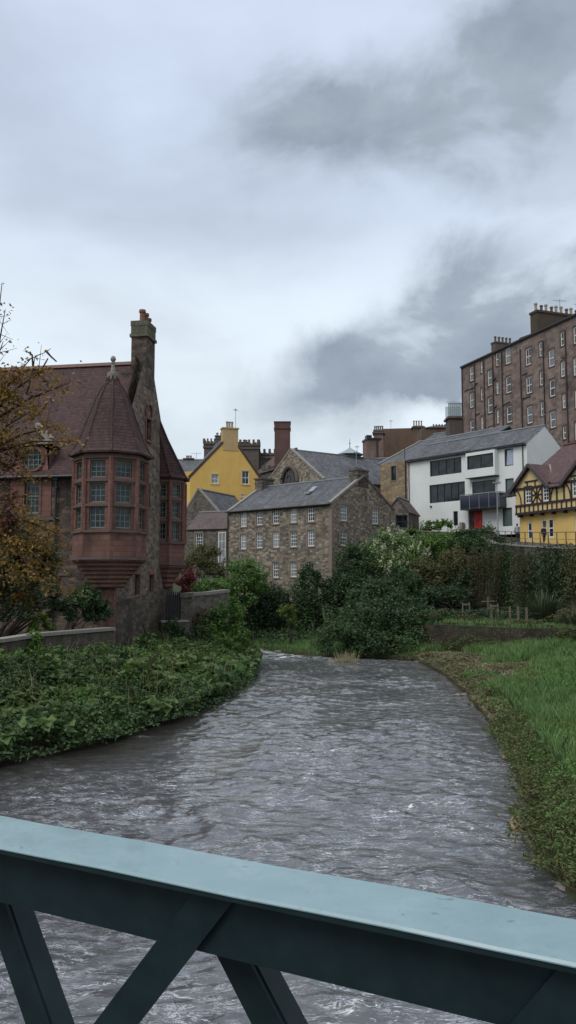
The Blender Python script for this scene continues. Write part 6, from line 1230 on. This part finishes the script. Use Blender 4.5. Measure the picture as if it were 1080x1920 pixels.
# autumn tree, leaning in from the left
def autumn():
    base = Vector((-14.6, 29.5, th(-14.6, 29.5))); R = empty('autumn_tree', base, 'autumn tree with orange brown leaves and bare twigs in front of the red hall', 'tree'); rg = np.random.default_rng(101); m = MB()
    tip = lambda px, py, D: W(px, py, D); k0 = W(-62, 1060, 29.5); k1 = W(-45, 900, 29.5); k2 = W(-30, 760, 29.3)
    m.tube([base, k0, k1, k2, W(-20, 640, 29.3), W(-18, 540, 29.3)], [.24, .2, .16, .12, .07, .02], 8)
    tips = [(130, 718, 28.6), (88, 690, 28.8), (62, 668, 29.2), (148, 828, 28.4), (100, 800, 28.8), (60, 770, 28.5), (48, 850, 29), (30, 930, 28.6), (20, 980, 29), (110, 1000, 28.6), (85, 1030, 28.4), (140, 1110, 28.4), (95, 1105, 28.3), (60, 1060, 29), (30, 1090, 28.5),
            (6, 640, 29.3), (4, 530, 29.4), (10, 580, 29.2), (10, 700, 28), (20, 740, 28.3), (75, 985, 28.8), (40, 700, 28.6), (10, 820, 28.2), (0, 880, 28.5), (50, 900, 28.6), (25, 1030, 28.3)]
    C = []
    for i, (px, py, D) in enumerate(tips):
        e = tip(px, py, D); s = min((k0, k1, k2), key=lambda k: abs(k.z - (e.z - 1.2))); s = s.lerp(k2 if s is not k2 else k1, .3); mid = s.lerp(e, .55) + Vector((0, rg.uniform(-.2, .2), .25)); m.tube([s, mid, e], [.07, .04, .012], 6)
        for j in range(5):
            a = s.lerp(mid, .6 + .4 * rg.random()) if j < 2 else mid.lerp(e, rg.random()); f = a + Vector(rg.normal(size=3)) * .35 + Vector((.12, 0, .08)); m.tube([a, f], [.016, .006], 4)
            C.append(f)
        for t in (.35, .5, .62, .75, .88, 1.): C.append(mid.lerp(e, t) if t > .5 else s.lerp(mid, t * 1.6))
    # bare twigs above
    for pts in ([(50, 740), (62, 690), (66, 668), (82, 662), (96, 653)], [(88, 660), (95, 668), (106, 678)], [(62, 690), (60, 665), (52, 660)], [(66, 700), (80, 690), (90, 672)]): m.tube([tip(x, y, 28.9) for x, y in pts], [.045, .035, .025, .016, .008][:len(pts)], 5)
    m.build('trunk', M_bark, R)
    C = np.array([tuple(c) for c in C]); k = len(C); n = 7000; i = rg.integers(0, k, n); P = C[i] + rg.normal(size=(n, 3)) * np.array([.27, .35, .17]) * (.45 + .9 * rg.random(k))[i][:, None]
    px = 540 + 1500 * P[:, 0] / P[:, 1]; keep = (rg.random(n) < np.clip(1.25 - (px - 20) / 190, .25, 1)) & ~((P[:, 2] > 13.3) & (rg.random(n) < .9))
    P = P[keep]; hi = P[:, 2]; sel = (vn(P[:, 0] * .9, P[:, 2] * .8, 66) + .25 * rg.random(len(P))) 
    leafmesh('foliage', P[sel < .97], .145, LM['autumn'], rg, R, .25, .6, .15); leafmesh('rusty_foliage', P[sel >= .97], .145, LM['rust'], rg, R, .25, .6, .15)
autumn()
def autumn_low():
    base = (-14.2, 32.5); plant('autumn_shrub', 'lower bushy tree of greenish brown autumn foliage in front of the hall garden', 'tree', base, [(20, 1010, 31.5, 1.1, .9, .7), (60, 1045, 31.5, 1.0, .9, .8), (20, 1085, 31.5, 1.2, 1, 1.0), (85, 1080, 31.8, .6, .7, .6), (30, 1130, 32, 1.1, .8, .6)], 8500, .14, 'olive', None, 102, .08, 3, [('autumn', 700, .14, 'turning_leaves')])
autumn_low()
# spiky phormium clump
def spiky():
    rg = np.random.default_rng(5)
    for (px, py, D, n, hgt, lb) in ((1020, 1165, 58, 260, 3.0, 'big spiky sword leaved plant on the terrace below the retaining wall'), (1074, 1180, 54, 90, 1.9, 'smaller spiky plant at the right edge of the terrace')):
        b = W(px, py, D); b.z = 2.4; R = empty('spiky_plant', b, lb, 'plant'); V = []; Fq = []
        for k in range(n):
            a = rg.uniform(0, 2 * math.pi); ln = hgt * rg.uniform(.55, 1.1); sp = rg.uniform(.1, 1.) ** .8; w = .05; o = b + Vector((math.cos(a), math.sin(a), 0)) * .35 * rg.random(); d = Vector((math.cos(a), math.sin(a), 0)); s = Vector((-d.y, d.x, 0)) * w
            pts = [o + d * (ln * t * sp * .75) + Vector((0, 0, ln * (t - .32 * sp * t * t * 1.3))) for t in (0, .35, .7, 1)]
            i = len(V); V += [pts[0] - s * .6, pts[0] + s * .6, pts[1] - s, pts[1] + s, pts[2] - s * .8, pts[2] + s * .8, pts[3], pts[3] + s * .05]
            Fq += [(i, i + 1, i + 3, i + 2), (i + 2, i + 3, i + 5, i + 4), (i + 4, i + 5, i + 7, i + 6)]
        LM['spike'] = m_leaf('spiky_leaf', [(.03, .045, .022), (.06, .085, .04), (.12, .14, .08)], .15)
        np_mesh('foliage', np.array([tuple(v) for v in V]), np.array(Fq), LM['spike'], R)
        m = MB(); m.lathe((b.x, b.y), [(.35, 2.3), (.3, 2.6), (.1, 2.8)], 8); m.build('stump', M_bark, R)
spiky()
# dead grass tuft in the water and stones
def rock(p, s, label, mat, seed, sq=.6):
    rg = np.random.default_rng(seed); bm = bmesh.new(); bmesh.ops.create_icosphere(bm, subdivisions=3, radius=1)
    for v in bm.verts:
        d = 1 + 1.5 * (fbm(np.array([v.co.x * 2.6 + seed * 7 + v.co.z]), np.array([v.co.y * 2.6 + v.co.z * 3]), seed, 4)[0] - .45); v.co = Vector((v.co.x * s, v.co.y * s * .8, v.co.z * s * sq)) * d
    me = bpy.data.meshes.new('rock'); bm.to_mesh(me); bm.free()
    for q in me.polygons: q.use_smooth = True
    o = link('river_rock', me, mat); o.location = Vector(p) - Vector((0, 0, s * .12)); o.rotation_euler = (0, 0, rg.uniform(0, 6)); tag(o, label, 'rock', 'stones along the river'); return o
M_rkp = m_plain('pale_sandstone_rock', (.22, .15, .09), .8, .25, 4); M_rkw = m_plain('wet_rock', (.09, .08, .065), .35, .4, 4, .5); M_rkl = m_plain('bleached_rock', (.17, .155, .13), .8, .25, 4)
rock(G(984, 1545, .1), .30, 'pale orange rock at the right water edge, the nearest of the stones', M_rkp, 1)
rock(G(958, 1418, .08), .26, 'pale stone in dry grass where the right water edge bends inward', M_rkp, 2, .4)
for i, (px, py, s, lb, mt_) in enumerate([(880, 1302, .45, 'flat bleached stone at the tip of the dry reed patch', M_rkl), (857, 1303, .25, 'small bleached stone left of the flat one by the reed patch', M_rkl), (783, 1241, .35, 'dark stone below the right end of the waterside bush', M_rkw), (522, 1222, .45, 'pale flat stone on the far gravel bank, left of the sapling', M_rkl),
        (487, 1219, .4, 'reddish flat stone at the very left of the far gravel bank', M_rkp), (627, 1240, .7, 'long dark wet rock under the left tip of the waterside bush', M_rkw), (842, 1262, .3, 'small pale stone within the dry reeds', M_rkl), (1060, 1660, .2, 'small pale stone by the nearest reeds at the right', M_rkl)]):
    rock(G(px, py, .02), s, lb, mt_, 10 + i, .35)
def tuft():
    b = G(650, 1243, .0); R = empty('dry_grass_tuft', b, 'pale straw coloured tuft standing in the water below the big bush', 'grass tuft'); rg = np.random.default_rng(4); n = 200
    a = rg.uniform(0, 6.28, n); r = .6 * rg.random(n); c = np.stack([b.x + r * np.cos(a) * 1.3, b.y + r * np.sin(a) * .5, 0 * a], 1); d = np.stack([np.cos(a) * .45 * rg.random(n), np.sin(a) * .3, .2 + .75 * rg.random(n) ** 2], 1); w = np.stack([.014 + 0 * a, 0 * a, 0 * a], 1)
    LM['straw'] = m_leaf('straw', [(.22, .2, .10), (.34, .31, .17), (.42, .39, .24)], .2); np_mesh('blades', np.stack([c - w, c + w, c + d + w * .3, c + d - w * .3], 1).reshape(-1, 3), np.arange(4 * n).reshape(n, 4), LM['straw'], R)
    m = MB(); m.lathe((b.x, b.y), [(.6, -.3), (.55, .0), (.2, .06)], 9); m.build('root_mat', M_bark, R)
tuft()
# white water by the far bar
def bush_wall_light(): pass
# ================================================================ bridge railing (close to the camera)
def bridge():
    h = .55; zt = EYE - h; P = lambda px, py, z=zt: (lambda r: Vector((r[0] * (z - EYE) / r[1], (z - EYE) / r[1])))(ray(px, py))
    a, b = P(0, 1528), P(1080, 1722); n0, n1 = P(0, 1587), P(1080, 1806); d = ((b - a).normalized() + (n1 - n0).normalized()).normalized(); nf = Vector((-d.y, d.x)); 
    on = (n0.dot(nf) + n1.dot(nf)) / 2; of = (a.dot(nf) + b.dot(nf)) / 2       # near and far edge distances from the camera
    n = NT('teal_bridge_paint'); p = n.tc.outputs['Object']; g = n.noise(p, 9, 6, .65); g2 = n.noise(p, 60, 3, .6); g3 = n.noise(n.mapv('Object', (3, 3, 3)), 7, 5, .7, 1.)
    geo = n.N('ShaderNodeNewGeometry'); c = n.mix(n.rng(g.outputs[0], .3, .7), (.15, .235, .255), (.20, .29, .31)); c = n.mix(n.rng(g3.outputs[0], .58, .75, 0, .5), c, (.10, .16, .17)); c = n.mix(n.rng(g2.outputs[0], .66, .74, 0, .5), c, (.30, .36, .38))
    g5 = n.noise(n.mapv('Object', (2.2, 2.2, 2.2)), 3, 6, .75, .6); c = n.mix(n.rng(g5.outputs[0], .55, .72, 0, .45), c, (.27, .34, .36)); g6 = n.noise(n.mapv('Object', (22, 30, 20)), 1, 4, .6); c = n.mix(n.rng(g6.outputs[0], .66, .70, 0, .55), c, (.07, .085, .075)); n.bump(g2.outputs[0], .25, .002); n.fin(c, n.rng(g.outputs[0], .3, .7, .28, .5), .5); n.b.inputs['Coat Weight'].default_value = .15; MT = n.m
    nd = NT('shaded_teal_bridge_paint'); p = nd.tc.outputs['Object']; g = nd.noise(p, 14, 6, .65); c = nd.mix(nd.rng(g.outputs[0], .3, .7), (.006, .015, .018), (.012, .024, .028)); nd.bump(g.outputs[0], .2, .003); nd.fin(c, .5, .2); MD = nd.m  # shaded faces of the railing: teal paint with the shade put into its colour
    at = lambda s, o, z: Vector((d.x * s + nf.x * o, d.y * s + nf.y * o, z)); s0, s1 = -4.5, 4.5
    R = empty('bridge_railing', at(0, on, 3.6), 'teal painted riveted lattice bridge railing running across the foreground', 'railing')
    bx = lambda m, sa, sb, oa, ob, za, zb: m.box8([at(sa, oa, za), at(sb, oa, za), at(sb, ob, za), at(sa, ob, za), at(sa, oa, zb), at(sb, oa, zb), at(sb, ob, zb), at(sa, ob, zb)])
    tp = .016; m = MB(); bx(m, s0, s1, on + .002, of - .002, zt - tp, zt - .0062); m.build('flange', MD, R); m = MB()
    # bevelled flat cap: octagonal section
    sec = [(on, zt - .004), (on + .004, zt), (of - .004, zt), (of, zt - .004), (of, zt - .006), (on, zt - .006)]
    N_ = 60
    m.loft([[at(s0 + (s1 - s0) * k / N_, o, z + .0012 * math.sin(k * 1.7)) for o, z in sec] for k in range(N_ + 1)]); o = m.build('top_plate', MT, R)
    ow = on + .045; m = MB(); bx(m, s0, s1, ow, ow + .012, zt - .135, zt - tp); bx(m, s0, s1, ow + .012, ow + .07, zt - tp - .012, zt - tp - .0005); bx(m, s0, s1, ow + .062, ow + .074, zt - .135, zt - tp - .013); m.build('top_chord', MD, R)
    Fw = lambda px, py, o: (lambda r: (lambda t: (Vector((r[0] * t, t)).dot(d), EYE + r[1] * t))(o / (r[0] * nf.x + nf.y)))(ray(px, py))
    zb = zt - 1.15
    def member(pa, pb, o, wd, flange, name='lattice_bar', z0=None):
        (sa, za), (sb, zb_) = Fw(*pa, o), Fw(*pb, o); k = (sb - sa) / (zb_ - za); zt_ = za if z0 is None else z0; sa = sa + k * (zt_ - za); se = sa + k * (zb - zt_); A = at(sa, o, zt_); B = at(se, o, zb); dr = (B - A).normalized(); nn = nf.to_3d(); w = d.to_3d() * (wd / 2 / max(.3, abs(dr.z)))
        m = MB(); m.box8([A - w, A + w, A + w + nn * .01, A - w + nn * .01, B - w, B + w, B + w + nn * .01, B - w + nn * .01])
        if flange: q = w * flange; e = q.normalized() * .005; m.box8([A + q - e + nn * .01, A + q + e + nn * .01, A + q + e + nn * .065, A + q - e + nn * .065, B + q - e + nn * .01, B + q + e + nn * .01, B + q + e + nn * .065, B + q - e + nn * .065])
        m.build(name, MD, R); return sa, se
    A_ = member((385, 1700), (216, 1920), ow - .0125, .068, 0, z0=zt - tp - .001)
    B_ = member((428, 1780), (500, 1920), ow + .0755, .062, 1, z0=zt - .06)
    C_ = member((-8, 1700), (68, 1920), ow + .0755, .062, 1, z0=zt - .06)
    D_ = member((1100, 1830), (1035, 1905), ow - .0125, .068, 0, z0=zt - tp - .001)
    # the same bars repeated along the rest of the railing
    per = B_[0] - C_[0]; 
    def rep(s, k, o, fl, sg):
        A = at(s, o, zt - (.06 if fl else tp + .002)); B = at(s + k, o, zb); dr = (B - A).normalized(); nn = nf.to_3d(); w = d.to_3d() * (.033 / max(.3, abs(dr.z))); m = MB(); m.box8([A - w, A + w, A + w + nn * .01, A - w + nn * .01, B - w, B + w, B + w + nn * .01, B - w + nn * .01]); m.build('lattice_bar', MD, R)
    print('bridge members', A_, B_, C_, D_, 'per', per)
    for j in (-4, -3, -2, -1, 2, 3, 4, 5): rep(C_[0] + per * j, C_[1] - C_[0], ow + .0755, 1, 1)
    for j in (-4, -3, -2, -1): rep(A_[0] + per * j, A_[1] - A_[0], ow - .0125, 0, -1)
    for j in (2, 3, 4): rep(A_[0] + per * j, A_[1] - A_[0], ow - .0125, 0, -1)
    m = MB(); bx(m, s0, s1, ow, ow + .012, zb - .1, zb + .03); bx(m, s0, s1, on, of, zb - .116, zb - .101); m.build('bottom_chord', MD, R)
    # deck behind the railing, under the photographer's feet
    m = MB(); bx(m, s0 - 3, s1 + 3, -2.6, on - .02, zb - .35, zb - .12); o = m.build('bridge_deck', m_plain('deck_boards', (.10, .09, .075), .85, .3, 2)); tag(o, kind='structure')
bridge()
